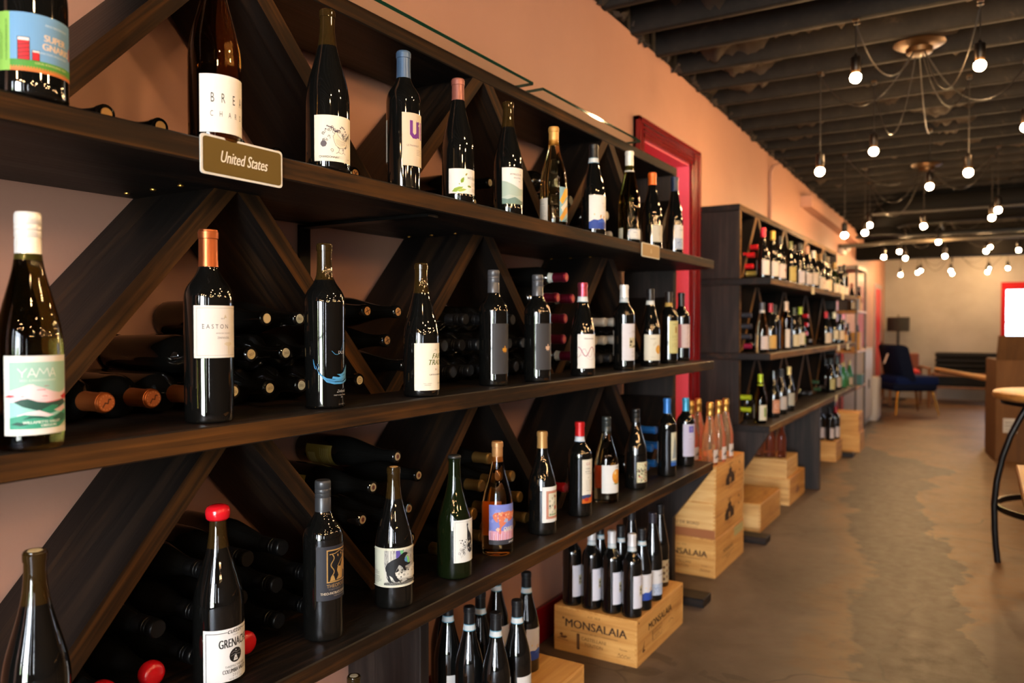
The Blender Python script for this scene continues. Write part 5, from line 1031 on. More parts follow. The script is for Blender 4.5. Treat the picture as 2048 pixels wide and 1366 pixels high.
# lowest shelf
g = 'red wax sealed bottles lying on the lowest shelf'
lying('red wax-sealed bottle lying low left of the Grenache bottle, nearer its label', 0.79, 0.657, ('wax', 'b01018'), g, 'bur', top=-1.16, R=39, seg=28)
lying('red wax-sealed bottle lying at the very bottom edge beside the diagonal board', 0.706, 0.657, ('wax', 'b01018'), g, 'bur', top=-1.16, R=39, seg=28)
lying('red wax-sealed bottle lying right behind the Grenache bottle', 0.955, 0.657, ('wax', 'b01018'), g, 'bur', top=-1.13, R=39, seg=28)
g = 'black bottles lying under the first arch of the lowest shelf'; rows_ = {}
for y, z, lb in ((0.872, 0.657, 'bottom row'), (1.06, 0.657, 'bottom row'), (1.145, 0.657, 'bottom row'), (1.225, 0.657, 'bottom row'), (0.80, 0.728, 'second row'), (0.885, 0.728, 'second row'), (0.97, 0.728, 'second row'), (1.055, 0.728, 'second row'), (1.14, 0.728, 'second row'), (0.90, 0.797, 'third row'), (0.985, 0.797, 'third row'), (1.07, 0.797, 'third row')):
    rows_[lb] = rows_.get(lb, -1) + 1
    lying('black bottle under the first arch of the lowest shelf, %s in the %s' % (NTH[rows_[lb]], lb), y, z, ('screw', '09090a'), g, 'bur', lab=(-60, 50, 80, 70, '2c2620', [('T', 'PINOT', 20, 30, 9, '6a5a40')]) if z > 0.7 and y < 0.9 else None, roll=10)
g = 'bottles with red-brown cork tops in the first slot of the lowest shelf'
YL = ('R', 0, 0, 90, 70, 'a8923a')
STB = ('dot', [('E', 0, 0, 8.8, 8.8, 'a08a68'), ('E', 0, 0, 5, 5, '5a2c20')])
for y, z, lab, lb in ((1.42, 0.925, 1, 'topmost'), (1.335, 0.868, 1, 'upper left'), (1.50, 0.868, 0, 'second from the top, right'), (1.30, 0.803, 0, 'left, above the bear label'), (1.38, 0.795, 0, 'centre'), (1.462, 0.795, 0, 'right of centre'), (1.47, 0.722, 0, 'low right')):
    lying('dark bottle %s in the first lowest-shelf slot, %s' % ('with yellow side label' if lab else 'with plain side', lb), y, z, ('cork', 'a08a68'), g, 'bur', None, GLASS_NECK, stamp=STB, R=37.5,
          lab=(-115, 40, 66, 84, '9c8a3c', lines(8, 70, 5, 44, 6, 'd8cc90', 1.2) + [('R', 20, 6, 50, 30, 'c8bc78')]) if lab else None)
g = 'gold capped bottles stacked under the second arch of the lowest shelf'; rows_ = {}
for y, z, lb in ((1.62, 0.655, 'bottom row'), (1.70, 0.655, 'bottom row'), (1.78, 0.655, 'bottom row'), (1.86, 0.655, 'bottom row'), (1.94, 0.655, 'bottom row'), (2.02, 0.655, 'bottom row'), (1.74, 0.724, 'second row'), (1.82, 0.724, 'second row'), (1.90, 0.724, 'second row'), (1.985, 0.724, 'second row'), (1.78, 0.793, 'third row'), (1.86, 0.793, 'third row'), (1.94, 0.793, 'third row'), (1.82, 0.862, 'topmost row')):
    rows_[lb] = rows_.get(lb, -1) + 1
    lying('dull gold-capped bottle behind the orange tree label, %s in the %s' % (NTH[rows_[lb]], lb), y, z, ('foil', '8a6a38'), g, 'bur')
lying('red-capped bottle lying alone behind the red playing-card label', 2.275, 0.70, ('foil', '9c1418'), None)
g = 'dark bottles under the third arch of the lowest shelf'
for n_, (y, z) in enumerate(((2.46, 0.655), (2.54, 0.655), (2.62, 0.655), (2.70, 0.655), (2.50, 0.723), (2.58, 0.723), (2.66, 0.723))):
    lying('dark gold-topped bottle behind the salmon-coloured wine, %s, %s from the left' % (('bottom row', NTH[n_]) if n_ < 4 else ('upper row', NTH[n_ - 4])), y, z, ('cork', '8a7a48'), g, 'bur', None, GLASS_NECK)
g = 'blue capped bottles lying at the end of the lowest shelf'
for y, z, lb in ((3.015, 0.655, 'bottom left'), (3.095, 0.655, 'bottom right'), (3.06, 0.724, 'middle'), (3.14, 0.724, 'middle right'), (3.10, 0.793, 'top')):
    lying('bright blue-capped bottle lying behind the grey sail label, %s of the stack' % lb, y, z, ('foil_long', '1c5a9c'), g)

# far rack, lying bottles
def row(items, close, lb, group, **k):
    for n, (y, z) in enumerate(items): lying(lb % (('upper', 'lower') if len(items) == 2 else ('top', 'middle', 'bottom'))[n] if '%s' in lb else lb, y, z, close, group, seg=14, **k)
row([(4.80, 1.70), (4.725, 1.648), (4.69, 1.578)], ('foil_long', 'c8141c'), 'red-capped bottle lying by the side panel of the far rack, %s of three', 'red capped bottles in the top of the far rack')
lying('gold-capped bottle lying on the upper far shelf behind the scarlet capsule', 4.79, 1.5425, ('foil_long', 'a88a3c'), seg=14)
row([(4.655, 1.29), (4.665, 1.225), (4.655, 1.165)], ('foil_long', '33333c'), 'grey-capped bottle lying on the middle far shelf, %s of three', 'grey capped bottles in the far rack')
lying('crimson-capped bottle lying at the foot of the grey-capped three in the far rack', 4.665, 1.1085, ('foil_long', '8c1a3c'), seg=14)
row([(6.14, 1.30), (6.14, 1.235), (6.12, 1.17)], ('foil_long', 'b81020'), 'red-capped bottle lying in the middle of the far rack, %s of three', 'red capped bottles midway along the far rack', top=-1.12)
row([(4.66, 0.806), (4.655, 0.735)], ('foil_long', 'a4b41c'), 'lime-capped bottle lying in the lowest bay of the far rack, %s of two', 'lime capped bottles in the far rack')
row([(6.95, 0.694), (6.87, 0.76)], ('foil', '2c4a30'), 'green-capped bottle lying in the lowest bay of the far rack, %s of two', 'green capped bottles in the far rack')
g = 'dark bottles lying along the back of the far rack'
r_ = random.Random(8)
for zb, zn in ((Z2[0], 'upper'), (Z2[1], 'middle'), (Z2[2], 'lowest')):
    for k_, y in enumerate((5.0, 5.08, 5.3, 5.62, 5.7, 5.78, 6.5, 6.58, 7.25, 7.33)):
        lying('dark-capped bottle lying at the back of the %s far shelf, %s along the shelf' % (zn, NTH[k_]), y, zb + 0.0385, ('screw', ('202024', '3a2c20', '26262c')[r_.randrange(3)]), g, seg=12, top=-1.17)

# ================================================================== CRATES ON THE FLOOR AND WHAT STANDS ON THEM
def crate(label, x0, y0, z0, dx, dy, dz, mats, front=None, side=None, top=None, group='wooden wine crates', lid=True, rz=0.0, extra=None):
    """front faces -y, side faces +x; sides are joined boards with a recessed rim line"""
    t = thing('wine_crate', label, 'wooden crate', (x0, y0, z0), (0, 0, R_(rz)), group)
    mx, my = mats; th = 0.009
    bd = MB()
    bd.box(0, 0, 0, dx, th, dz - 0.008, mx, bev=0.0015); bd.box(0, dy - th, 0, dx, dy, dz - 0.008, mx, bev=0.0015)
    bd.box(0, th, 0, th, dy - th, dz - 0.008, my, bev=0.0015); bd.box(dx - th, th, 0, dx, dy - th, dz - 0.008, my, bev=0.0015); bd.box(th, th, 0, dx - th, dy - th, 0.008, my)
    n = 9
    for i in range(n):   # finger joints along the near vertical corner
        z = dz * (i + 0.25) / n; bd.box(dx - th, -0.0006, z, dx - 0.0001, 0.0, z + dz / n * 0.5, my); bd.box(dx, 0.0, z + dz / n * 0.5, dx + 0.0006, th, z + dz / n, mx)
    obj('body', bd, t)
    if lid: obj('lid', MB().box(0, 0, dz - 0.008, dx, dy, dz, my if dy > dx else mx, bev=0.0015), t)
    if front:
        e = MB(); art(e, front, lambda a, b, l: (a / 1000.0, -0.0008 - 0.00002 * l, b / 1000.0), 400); obj('front_print', e, t)
    if side:
        e = MB(); art(e, side, lambda a, b, l: (dx + 0.0008 + 0.00002 * l, a / 1000.0, b / 1000.0), 400); obj('side_print', e, t)
    return t
BR = '3a2412'; BR2 = '6e4a26'
def serif(word, x, y, h, c, sx=0.8, a='c', W=None):
    """capital lettering with small slab feet"""
    return [('T', word, x, y, h, c, {'a': a, 'sx': sx})]
MON_F = [('T', 'A.D. 1818', 165, 145, 8, BR2, {'a': 'c', 'sx': 1.1, 'sh': 0.2}), ('T', 'MONSALAIA', 172, 98, 31, BR, {'a': 'c', 'sx': 1.04, 'bold': 2.2}), ('R', 70, 84, 262, 85.4, BR), ('R', 140, 83.4, 200, 86, 'b08048'), ('R', 150, 84, 160, 85.4, BR), ('R', 168, 84, 178, 85.4, BR),
         ('T', 'CASTELLANI', 165, 58, 13, BR2, {'a': 'c', 'sx': 1.0}), ('T', 'TOUTON', 165, 38, 12, BR2, {'a': 'c', 'sx': 1.05}), ('R', 96, 22, 108, 76, '6a4a2c'), blob(102, 74, 8, '5a3c22', 9, 2), blob(103, 24, 7, '5a3c22', 9, 4),
         blob(32, 64, 8, BR2, 9, 6), ('P', [(20, 52), (46, 50), (58, 58), (50, 62), (34, 58)], BR2), ('L', [(14, 48), (60, 44)], 2, BR2), blob(40, 128, 6, BR2, 8, 9), ('T', 'Toscana', 282, 52, 7, BR2, {'a': 'c', 'sh': 0.3}), ('L', [(262, 32), (268, 40), (272, 30), (280, 38), (286, 32), (294, 37), (300, 33), (312, 35)], 1.6, BR2), ('L', [(258, 26), (310, 30)], 1.2, BR2)]
MON_S = [('T', 'MONSALAIA', 235, 100, 28, BR, {'a': 'c', 'sx': 1.15, 'bold': 2}), ('L', [(120, 88), (350, 88)], 1.4, BR2), ('R', 150, 50, 156, 84, BR2), ('L', [(150, 84), (250, 84), (250, 46), (150, 46)], 1.6, BR2), ('T', 'CASTELLANI', 200, 68, 10, BR2, {'a': 'c'}), ('T', 'TOUTON', 200, 54, 8, BR2, {'a': 'c'}), ('P', [(60, 60), (72, 78), (64, 48), (80, 40), (62, 36), (50, 40)], BR2), ('L', [(330, 60), (350, 70), (380, 60)], 2, BR2), ('E', 16, 158, 4, 4, '4a2c14'), ('E', 480, 158, 4, 4, '4a2c14')]
def castle(x, y, s, c):
    P_ = lambda l: [(x + a * s * 1.6, y + b * s) for a, b in l]
    return [('P', P_([(-22, 0), (22, 0), (22, 16), (14, 16), (14, 24), (8, 24), (8, 34), (3, 34), (0, 44), (-3, 34), (-8, 34), (-8, 24), (-14, 24), (-14, 16), (-22, 16)]), c), ('P', P_([(-4, 2), (4, 2), (4, 12), (0, 15), (-4, 12)]), 'b8884c')] + [('R', x + (-19 + 8 * i) * s * 1.6, y + 15 * s, x + (-15 + 8 * i) * s * 1.6, y + 22 * s, c) for i in range(6)] + [blob(x - 16 * s, y + 4 * s, 8 * s, c, 9, 3), blob(x + 17 * s, y + 6 * s, 8 * s, c, 9, 5)]
CAS_S = castle(250, 56, 2.3, BR) + [blob(200, 70, 16, BR, 11, 21), blob(300, 70, 16, BR, 11, 23), blob(228, 60, 11, BR, 9, 25), blob(274, 60, 11, BR, 9, 27)] + [('L', [(150, 44), (350, 44)], 1.6, BR2), ('T', 'GRAND VIN', 250, 30, 9, 'a04a30', {'a': 'c', 'sx': 1.2}), ('T', 'CHATEAU', 250, 152, 11, BR2, {'a': 'c', 'sx': 1.2}), blob(420, 140, 10, BR, 9, 8), blob(425, 100, 9, BR, 9, 7)]
crate('low crate with pale lid on the floor, nearest the viewer, crowded with black-capped bottles', -1.39, 1.70, 0.0, 0.33, 0.50, 0.17, (P_X, P_Y))
crate('low crate printed MONSALAIA on the floor at the foot of the near rack', -1.388, 2.617, 0.0, 0.336, 0.50, 0.17, (P_X, P_Y), MON_F, MON_S)
crate('crate printed MONSALAIA, lowest of the stack of three between the racks', -1.44, 3.745, 0.0, 0.337, 0.52, 0.19, (P_X, P_Y), MON_F, [('T', 'MONSALAIA', 220, 90, 22, BR2, {'a': 'c'}), ('L', [(110, 74), (330, 74)], 2, BR2), ('T', 'TOUTON', 220, 54, 12, BR2, {'a': 'c'}), ('R', 330, 132, 505, 178, 'c2b478'), ('L', [(340, 160), (480, 160)], 1.5, '8a8050')])
crate('crate printed AU DE BORD with a castle stamp, middle of the stack of three', -1.44, 3.745, 0.19, 0.335, 0.52, 0.178, (P2_X, P_Y), [('T', 'CHATEAU DE BORD', 150, 62, 15, BR, {'a': 'c', 'sx': 1.12}), ('L', [(20, 50), (250, 50)], 1.4, BR2), ('R', 0, 0, 335, 44, 'a8683c')], CAS_S)
crate('crate stamped with a castle, topmost of the stack, carrying gold-foiled bottles', -1.44, 3.745, 0.368, 0.338, 0.52, 0.178, (P2_X, P_Y), None, CAS_S)
crate('brown-lidded crate on the floor under the side panel of the far rack', -1.40, 4.72, 0.0, 0.278, 0.53, 0.17, (P2_X, P_Y), [('L', [(210, 20), (270, 22)], 1.2, BR2)], None)
crate('wide crate under the far rack with stencilled top edge, lower of two', -1.45, 5.53, 0.0, 0.33, 0.52, 0.185, (P2_X, P_Y), None, castle(260, 50, 1.4, '8a5a40'))
crate('pale small crate resting on the wide one under the far rack', -1.45, 5.53, 0.185, 0.31, 0.36, 0.127, (P2_X, P2_Y), [('L', [(150, 60), (290, 62)], 1.2, 'b08a50')])
crate('small tan crate on the floor past the wide support of the far rack', -1.40, 7.52, 0.0, 0.275, 0.34, 0.184, (P_X, P_Y))
crate('square tan crate, lower of two at the end of the far rack', -1.34, 8.22, 0.0, 0.325, 0.32, 0.19, (P_X, P_Y), None, None)
crate('square tan crate, upper of two at the end of the far rack', -1.34, 8.22, 0.19, 0.315, 0.31, 0.185, (P_X, P_Y))

# bottles on the nearest crate: black capsules with white neck strips
CT = 0.17
g = 'black capped bottles with white neck strips crowded on the nearest crate'
BL = lambda th=-60: (th, 40, 84, 96, 'd9d6d8', A['bluehill'])
PL_ = lambda th=-60: (th, 20, 84, 80, 'd4d0cc', [('T', 'bianco', 30, 52, 6, '6a6a70')] + lines(20, 44, 4, 40, 5, '9a9aa0', 0.8) + [curl(60, 20, 8, '9a8a90', 0.8)])
for x, y, lb, kw in ((-1.225, 1.80, 'at the left front, only neck and shoulder clear', dict(lab=PL_())), (-1.29, 1.90, 'second from the left at the back', dict(lab=PL_())), (-1.150, 1.775, 'front row, second from the left', dict(lab=PL_())), (-1.235, 1.985, 'in the back row, centre', dict(lab=PL_())),
                     (-1.105, 1.855 - 0.07, 'front and centre, nearest the crate edge', dict(lab=PL_())), (-1.10, 1.885, 'front row right, its white label facing the room', dict(lab=PL_())), (-1.20, 2.08, 'tall at the right back with blue hill label', dict(lab=BL())), (-1.29, 2.05, 'half hidden at the back', dict(lab=BL()))):
    if lb.startswith('front and'): x, y = -1.105, 1.745; x = -1.100
    if lb.startswith('front row, second'): x, y = -1.185, 1.745
    if lb.startswith('at the left'): x, y = -1.27, 1.765
    if lb.startswith('second from'): x, y = -1.345, 1.85
    if lb.startswith('in the back'): x, y = -1.225, 1.86
    if lb.startswith('front row right'): x, y = -1.10, 1.855
    bottle('black-capped bottle on the nearest crate, ' + lb, (x, y, CT), 'bur', 300, 39.5, close=('foil', '1a1a1c'), bnd=('cdd2d4', '4a98b8'), group=g, seg=28, **kw)
tag(bottle('corked dark bottle standing on the floor box left of the rack support', (-1.164, 1.268, 0.17), 'bur', 300, 38, GLASS_DK, GLASS_NECK, close=('cork', 'b8b098'), seg=24), None)
crate('plain low crate in the shadow under the left part of the near rack', -1.40, 0.93, 0.0, 0.33, 0.48, 0.17, (P_X, P_Y))

# bottles on the MONSALAIA crate
g = 'white capped bottles with engraved labels on the stencilled crate'
ENG = (-60, 36, 80, 118, 'dad8e2', A['white2'])
for x, y, lb in ((-1.336, 2.665, 'farthest left of the front four'), (-1.254, 2.665, 'second from the left of the front four'), (-1.172, 2.665, 'third of the front four'), (-1.092, 2.665, 'at the near corner of the crate')):
    bottle('white-capped bottle on the stencilled crate, ' + lb, (x, y, CT), 'bdx', 300, 36.5, close=('foil', 'd0ced0'), bnd=('ccd4d8', '7a98a8'), lab=ENG, back=(125, 50, 60, 90, 'cccad4', []), group=g, seg=28)
g = 'black capped bottles in the rear of the stencilled crate'
for x, y, lb, L2, H_, cl_ in ((-1.09, 2.755, 'blue hill on its label, behind the corner bottle', BL(-70), 300, '1c1c1f'), (-1.175, 2.755, 'second row centre', BL(-70), 300, '1c1c1f'), (-1.26, 2.755, 'second row left', BL(-70), 300, '1c1c1f')):
    bottle('black-capped bottle on the stencilled crate, ' + lb, (x, y, CT), 'bur', H_, 38.5, close=('foil', cl_), bnd=('cdd2d4', '4a98b8'), lab=L2, group=g, seg=24)
bottle('tall slender bottle with dark grey cap and blue patterned label on the stencilled crate', (-1.092, 2.872, CT), 'hock', 335, 38, close=('foil', '2e2c36'), lab=(-72, 24, 84, 96, 'dcd9d8', [('R', 0, 0, 84, 44, 'b8c4d8')] + bluecity(2, 42) + [('T', 'KUPRA', 28, 74, 7, '5a6070', {'sx': 0.9})]), seg=28)
bottle('tall slender dark-capped bottle standing behind the blue patterned one on the crate', (-1.175, 2.86, CT), 'hock', 340, 37, close=('foil', '242428'), seg=20)
bottle('dark bottle with brown pictured label, last on the right of the stencilled crate', (-1.125, 3.04, CT), 'hock', 330, 37, close=('foil', '1c1c1f'), lab=(-72, 20, 70, 90, 'b8a480', [blob(20 + (i % 3) * 16, 14 + i * 8, 8, ('5a4230', '8a6a4a', '3a2c22')[i % 3], 9, i) for i in range(9)]), seg=20)

# pink sparkling bottles on the stack of three
g = 'gold foiled pink wine bottles on the crate stack'
for x, y, lb in ((-1.15, 3.80, 'nearest the front corner'), (-1.142, 3.92, 'second along the aisle side'), (-1.14, 4.04, 'last along the aisle side'), (-1.255, 3.83, 'left behind the lilac label bottle'), (-1.26, 3.96, 'second in the wall-side row'), (-1.345, 3.80, 'farthest towards the wall')):
    bottle('pink wine bottle with gold foil on the crate stack, ' + lb, (x, y, 0.546), 'spk', 305, 39, mat('pink_sparkling_glass', (0.98, 0.62, 0.34, 1), 0.03, trans=0.88, ior=1.36), close=('spark', 'c89a4c'), lab=(-45, 14, 50, 62, 'dcd0c8', [castle(26, 20, 0.5, '6a6060')[0]] + lines(14, 16, 2, 22, 4, '8a8080', 0.7)), extra=(-100, 224, 90, 14, 'b8a890', []) if False else None, group=g, seg=28)

# pale pink bottles and a carton under the far rack
g = 'pink wine bottles with pale caps on the floor crate under the far rack'
for x, y, lb in ((-1.20, 5.62, 'nearest the aisle'), (-1.275, 5.62, 'middle'), (-1.35, 5.62, 'left'), (-1.24, 5.72, 'behind'), (-1.32, 5.72, 'behind, left')):
    bottle('pink wine bottle with pale cap standing on the pale crate, ' + lb, (x, y, 0.312), 'bur', 290, 36, mat('deep_rose_glass', (0.95, 0.6, 0.45, 1), 0.03, trans=1.0, ior=1.36), close=('foil', 'cfc0b8'), group=g, seg=18)
g = 'dark bottles with white labels and red caps on the small tan crate'
for x, y, lb in ((-1.19, 7.60, 'nearest the aisle'), (-1.27, 7.60, 'middle of the front'), (-1.35, 7.60, 'left of the front'), (-1.16, 7.72, 'second row, red cap in view')):
    bottle('broad-labelled dark bottle on the small tan crate, ' + lb, (x, y, 0.184), 'bdx', 300, 36.5, close=('foil', 'a01a20' if 'red' in lb else '1c1c20'), lab=(-80, 20, 110, 95, 'cfc0bc', [('P', [(60, 20), (66, 30), (62, 60), (56, 44)], 'b83030')]), group=g, seg=16)

# ================================================================== STANDING BOTTLES IN THE FAR RACK
def far(items, z, group, shelf_txt):
    for it in items:
        x, y, H_, sty, glass, close, lc, desc = it[:8]
        lab = None
        if lc:
            z0, w, h, base, el = lc; lab = (-84, z0, w, h, base, el)
        bottle(desc + ' on the ' + shelf_txt, (x, y, z), sty, H_, 37, glass, None, close, it[8] if len(it) > 8 else None, lab, seg=18, sub=2, group=group,
               back=(128, 30, 60, 80, 'c4bcb4', []) if len(it) > 9 else None)
def L_(base, z0=28, w=96, h=90, el=()): return (z0, w, h, base, list(el))
red_art = [blob(46, 50, 10, '9a3030', 9, 3)]
G2 = 'bottles standing on the upper shelf of the far rack'
T2 = 'upper far shelf'
far([
 (-1.12, 4.735, 302, 'bur', GLASS_DK, ('foil', 'd0203a'), L_('ded8d4', 25, 70, 86), 'dark bottle with scarlet capsule, first in the row', None, 1),
 (-1.12, 4.98, 308, 'bur', GLASS_DK, ('foil', 'c09a40'), L_('d8cfc8'), 'dark bottle with yellow capsule, second in the row'),
 (-1.12, 5.185, 296, 'bur', GLASS_DK, ('foil', '2c2826'), L_('d8c8c4', 28, 96, 86, red_art), 'dark-capped bottle with pinkish label, third in the row'),
 (-1.12, 5.50, 292, 'bur', GLASS_DK, ('foil', '5a5c30'), L_('c8b26a', 22, 96, 96, [blob(50, 70, 8, '5a3a20', 9, 4)]), 'olive-capped bottle with mustard label, fourth in the row'),
 (-1.10, 5.70, 298, 'bur', GLASS_DK, ('foil', '22201e'), L_('d8cdd0', 18, 96, 84, [blob(56, 40, 9, 'a06a70', 9, 6)]), 'dark-capped bottle with white label, just before the cream tag'),
 (-1.16, 5.82, 296, 'bdx', GLASS_DK, ('foil', '3a3028'), L_('cfc4c0'), 'brown-capped bottle behind the cream tag'),
 (-1.10, 5.97, 300, 'bur', GLASS_DK, ('foil', 'b07a60'), L_('d8c8c0', 24, 96, 80), 'bottle with copper pink capsule past the cream tag'),
 (-1.17, 6.08, 318, 'bdx', GLASS_DK, ('foil', '26242a'), L_('d0c4ba'), 'tall dark-capped bottle past the copper pink capsule'),
 (-1.10, 6.22, 286, 'bur', GLASS_DK, ('foil', 'd8d0c4'), L_('d8c6b4', 30, 90, 90), 'bottle with white capsule in the middle of the row'),
 (-1.16, 6.36, 284, 'bur', GLASS_CLR, ('peg', 'a88a50'), L_('dccab0'), 'golden clear bottle in the middle of the row'),
 (-1.10, 6.50, 284, 'bur', GLASS_DK, ('foil', '7a5a30'), L_('e0cdb8', 10, 90, 90, red_art), 'bronze-capped bottle with low cream label'),
 (-1.16, 6.62, 300, 'bur', GLASS_DK, ('foil', '8a6a3c'), L_('dcc8b0'), 'bronze-capped bottle behind the low cream label'),
 (-1.11, 6.74, 306, 'bdx', GLASS_DK, ('foil', '2c2a26'), L_('e4d0bc', 20, 90, 70), 'dark-capped bottle with broad cream label'),
 (-1.11, 6.89, 292, 'bur', GLASS_DK, ('foil', '4a4030'), L_('e6cfae', 12, 90, 90), 'bottle with bright cream label, fifth from the far end'),
 (-1.16, 7.05, 285, 'bur', GLASS_DK, ('foil', '6a5030'), L_('b89068'), 'bottle with tan label, fourth from the far end'),
 (-1.11, 7.26, 270, 'spk', GLASS_GR, ('foil', '8a7040'), L_('dccab4', 14, 90, 70), 'broad bottle with cream label, third from the far end'),
 (-1.11, 7.55, 262, 'spk', GLASS_DK, ('foil', '2a2624'), L_('e0d0b8', 10, 90, 70), 'squat bottle with cream label, second from the far end'),
 (-1.11, 7.80, 290, 'bdx', GLASS_DK, ('foil', '1e1c1c'), L_('e2d4c4', 12, 90, 70), 'dark bottle with white label, last of the row')], Z2[0], G2, T2)
G3 = 'bottles standing on the middle shelf of the far rack'; T3 = 'middle far shelf'
far([
 (-1.12, 4.72, 295, 'bur', GLASS_ROSE, ('foil', '4a4a50'), L_('cfc0bc', 20, 60, 78), 'pink wine with grey capsule, first in the row', ('c8c4c0', '9a9a9a'), 1),
 (-1.12, 4.93, 295, 'bur', GLASS_DK, ('foil', '9c2430'), L_('c8a05a', 20, 70, 80), 'dark bottle with crimson capsule and ochre label'),
 (-1.14, 5.12, 292, 'bdx', GLASS_DK, ('screw', '2a2c2c'), None, 'plain dark bottle with black cap, third in the row', None, 1),
 (-1.12, 5.38, 318, 'tape', GLASS_AMB, ('foil', 'c8a890'), L_('d8ccc0', 15, 30, 120), 'broad amber bottle with pale pink capsule'),
 (-1.12, 5.63, 284, 'bur', GLASS_DK, ('foil', '3a3c20'), L_('cdbf9c', 18, 90, 80), 'dark-capped bottle with khaki label'),
 (-1.12, 5.84, 292, 'bur', GLASS_DK, ('foil', '98a820'), L_('d4c8b0', 24, 80, 86, [('R', 40, 10, 56, 60, '8a9a3a')]), 'dark bottle with lime capsule and cream label'),
 (-1.12, 6.90, 272, 'bur', GLASS_DK, ('foil', 'b8242c'), L_('d8c8b4', 16, 90, 84), 'red capsule bottle with cream label past the red-capped three'),
 (-1.14, 7.10, 262, 'bur', GLASS_DK, ('foil', '26201e'), L_('d4c4bc', 16, 90, 80), 'dark-capped bottle with pinkish label past the red capsule'),
 (-1.12, 7.32, 276, 'bur', GLASS_DK, ('foil', 'd4ccb0'), L_('d8ccb0', 40, 90, 80), 'bottle with ivory capsule near the far end'),
 (-1.16, 7.48, 275, 'bur', GLASS_GR, ('foil', '3a4a38'), None, 'plain green bottle near the far end'),
 (-1.12, 7.66, 262, 'bdx', GLASS_DK, ('foil', '1c1a1a'), L_('d8c2a8', 30, 90, 84), 'dark bottle with tan label near the far end'),
 (-1.12, 7.88, 215, 'spk', GLASS_ORG, ('foil', '3a3028'), L_('c89a60', 14, 90, 60), 'small orange wine bottle, last of the row')], Z2[1], G3, T3)
G4 = 'bottles standing on the lowest shelf of the far rack'; T4 = 'lowest far shelf'
far([
 (-1.12, 4.69, 288, 'bur', GLASS_OLV, ('foil_long', 'a8bc1e'), L_('cfc8b0', 20, 60, 90, [('R', 30, 20, 46, 74, '6a8a3a')]), 'dark bottle with lime capsule, first in the row', None, 1),
 (-1.24, 4.86, 240, 'bur', GLASS_DK, ('foil', '8a8a40'), None, 'short dark bottle behind the lime capsule'),
 (-1.12, 5.03, 292, 'bur', GLASS_DK, ('cork', '8a7a5a'), L_('c88a6a', 30, 70, 82, [curl(30, 40, 20, 'dcc0b0', 3)]), 'corked bottle with salmon label, second in the row'),
 (-1.12, 5.24, 292, 'bur', GLASS_DK, ('screw', '34363a'), L_('b8b0aa', 34, 80, 84), 'grey screw cap bottle with grey label, third in the row'),
 (-1.12, 5.48, 296, 'bur', GLASS_DK, ('foil', 'c8b070'), L_('a8a496', 38, 84, 84), 'pale gold capsule bottle with grey label, fourth in the row'),
 (-1.12, 7.16, 292, 'bur', GLASS_DK, ('foil', '2a3030'), L_('b8b07a', 30, 80, 90), 'dark bottle with yellowish label, far group'),
 (-1.18, 7.28, 282, 'bur', GLASS_DK, ('foil', '202022'), L_('9a7468', 30, 80, 90), 'dark bottle with dull pink label, far group'),
 (-1.12, 7.51, 280, 'bur', GLASS_DK, ('foil', '2c3a3a'), L_('b4a496', 26, 80, 90), 'dark bottle with grey pink label, far group'),
 (-1.15, 7.70, 300, 'bdx', GLASS_DK, ('foil', '1c1c20'), L_('a89c90', 26, 80, 80), 'taller dark bottle at the back of the far group'),
 (-1.12, 7.86, 232, 'bur', mat('bright_green_glass', (0.03, 0.14, 0.05, 1), 0.04), ('foil', '9a8a5a'), None, 'small green bottle, last of the row')], Z2[2], G4, T4)

# on the metal rack
G5 = 'bottles and boxes on the open metal rack'
mx_, my_ = -1.455, 9.15
for x, y, z, H_, gl_, cl_, lb in ((-1.24, 9.27, 0, 300, GLASS_DK, ('foil', '7a3a28'), 'rust-capped bottle on the top shelf of the metal rack'), (-1.24, 9.86, 0, 290, GLASS_DK, ('foil', '26262a'), 'dark bottle at the far end of the metal rack top shelf'),
                                  (-1.28, 9.30, 1, 300, GLASS_DK, ('foil', '1c1c20'), 'dark bottle on the second shelf of the metal rack'), (-1.24, 9.75, 1, 280, GLASS_DK, ('foil', '1c1c20'), 'dark bottle with pale stripe at the far end of the second rack shelf'),
                                  (-1.26, 9.30, 2, 290, mat('bright_green_glass'), ('foil', 'b8a878'), 'green bottle on the lowest shelf of the metal rack')):
    bottle(lb, (x, y, MRZ[z]), 'bur', H_, 37, gl_, None, cl_, None, (-84, 20, 80, 80, 'cdbca4', []), seg=14, sub=2, group=G5)
for x, y, z, dx, dy, dz, c_, lb in ((-1.40, 9.42, 0, 0.2, 0.16, 0.14, '2c2018', 'dark brown carton on the top shelf of the metal rack'), (-1.36, 9.62, 0, 0.16, 0.12, 0.17, 'a8701c', 'amber gift carton on the top shelf of the metal rack'),
                                    (-1.40, 9.46, 1, 0.22, 0.2, 0.2, 'b07818', 'ochre carton on the second shelf of the metal rack'), (-1.38, 9.5, 2, 0.22, 0.16, 0.12, '2a5a58', 'teal box on the lowest shelf of the metal rack')):
    bx = thing('carton', lb, 'box', (x, y, MRZ[z]), group='cartons on the open metal rack'); m_ = mat('card_' + c_, c_, 0.6)
    obj('body', MB().box(0, 0, 0, dx, dy, dz * 0.8, m_, bev=0.002), bx); obj('lid', MB().box(-0.002, -0.002, dz * 0.75, dx + 0.002, dy + 0.002, dz, m_, bev=0.002), bx)

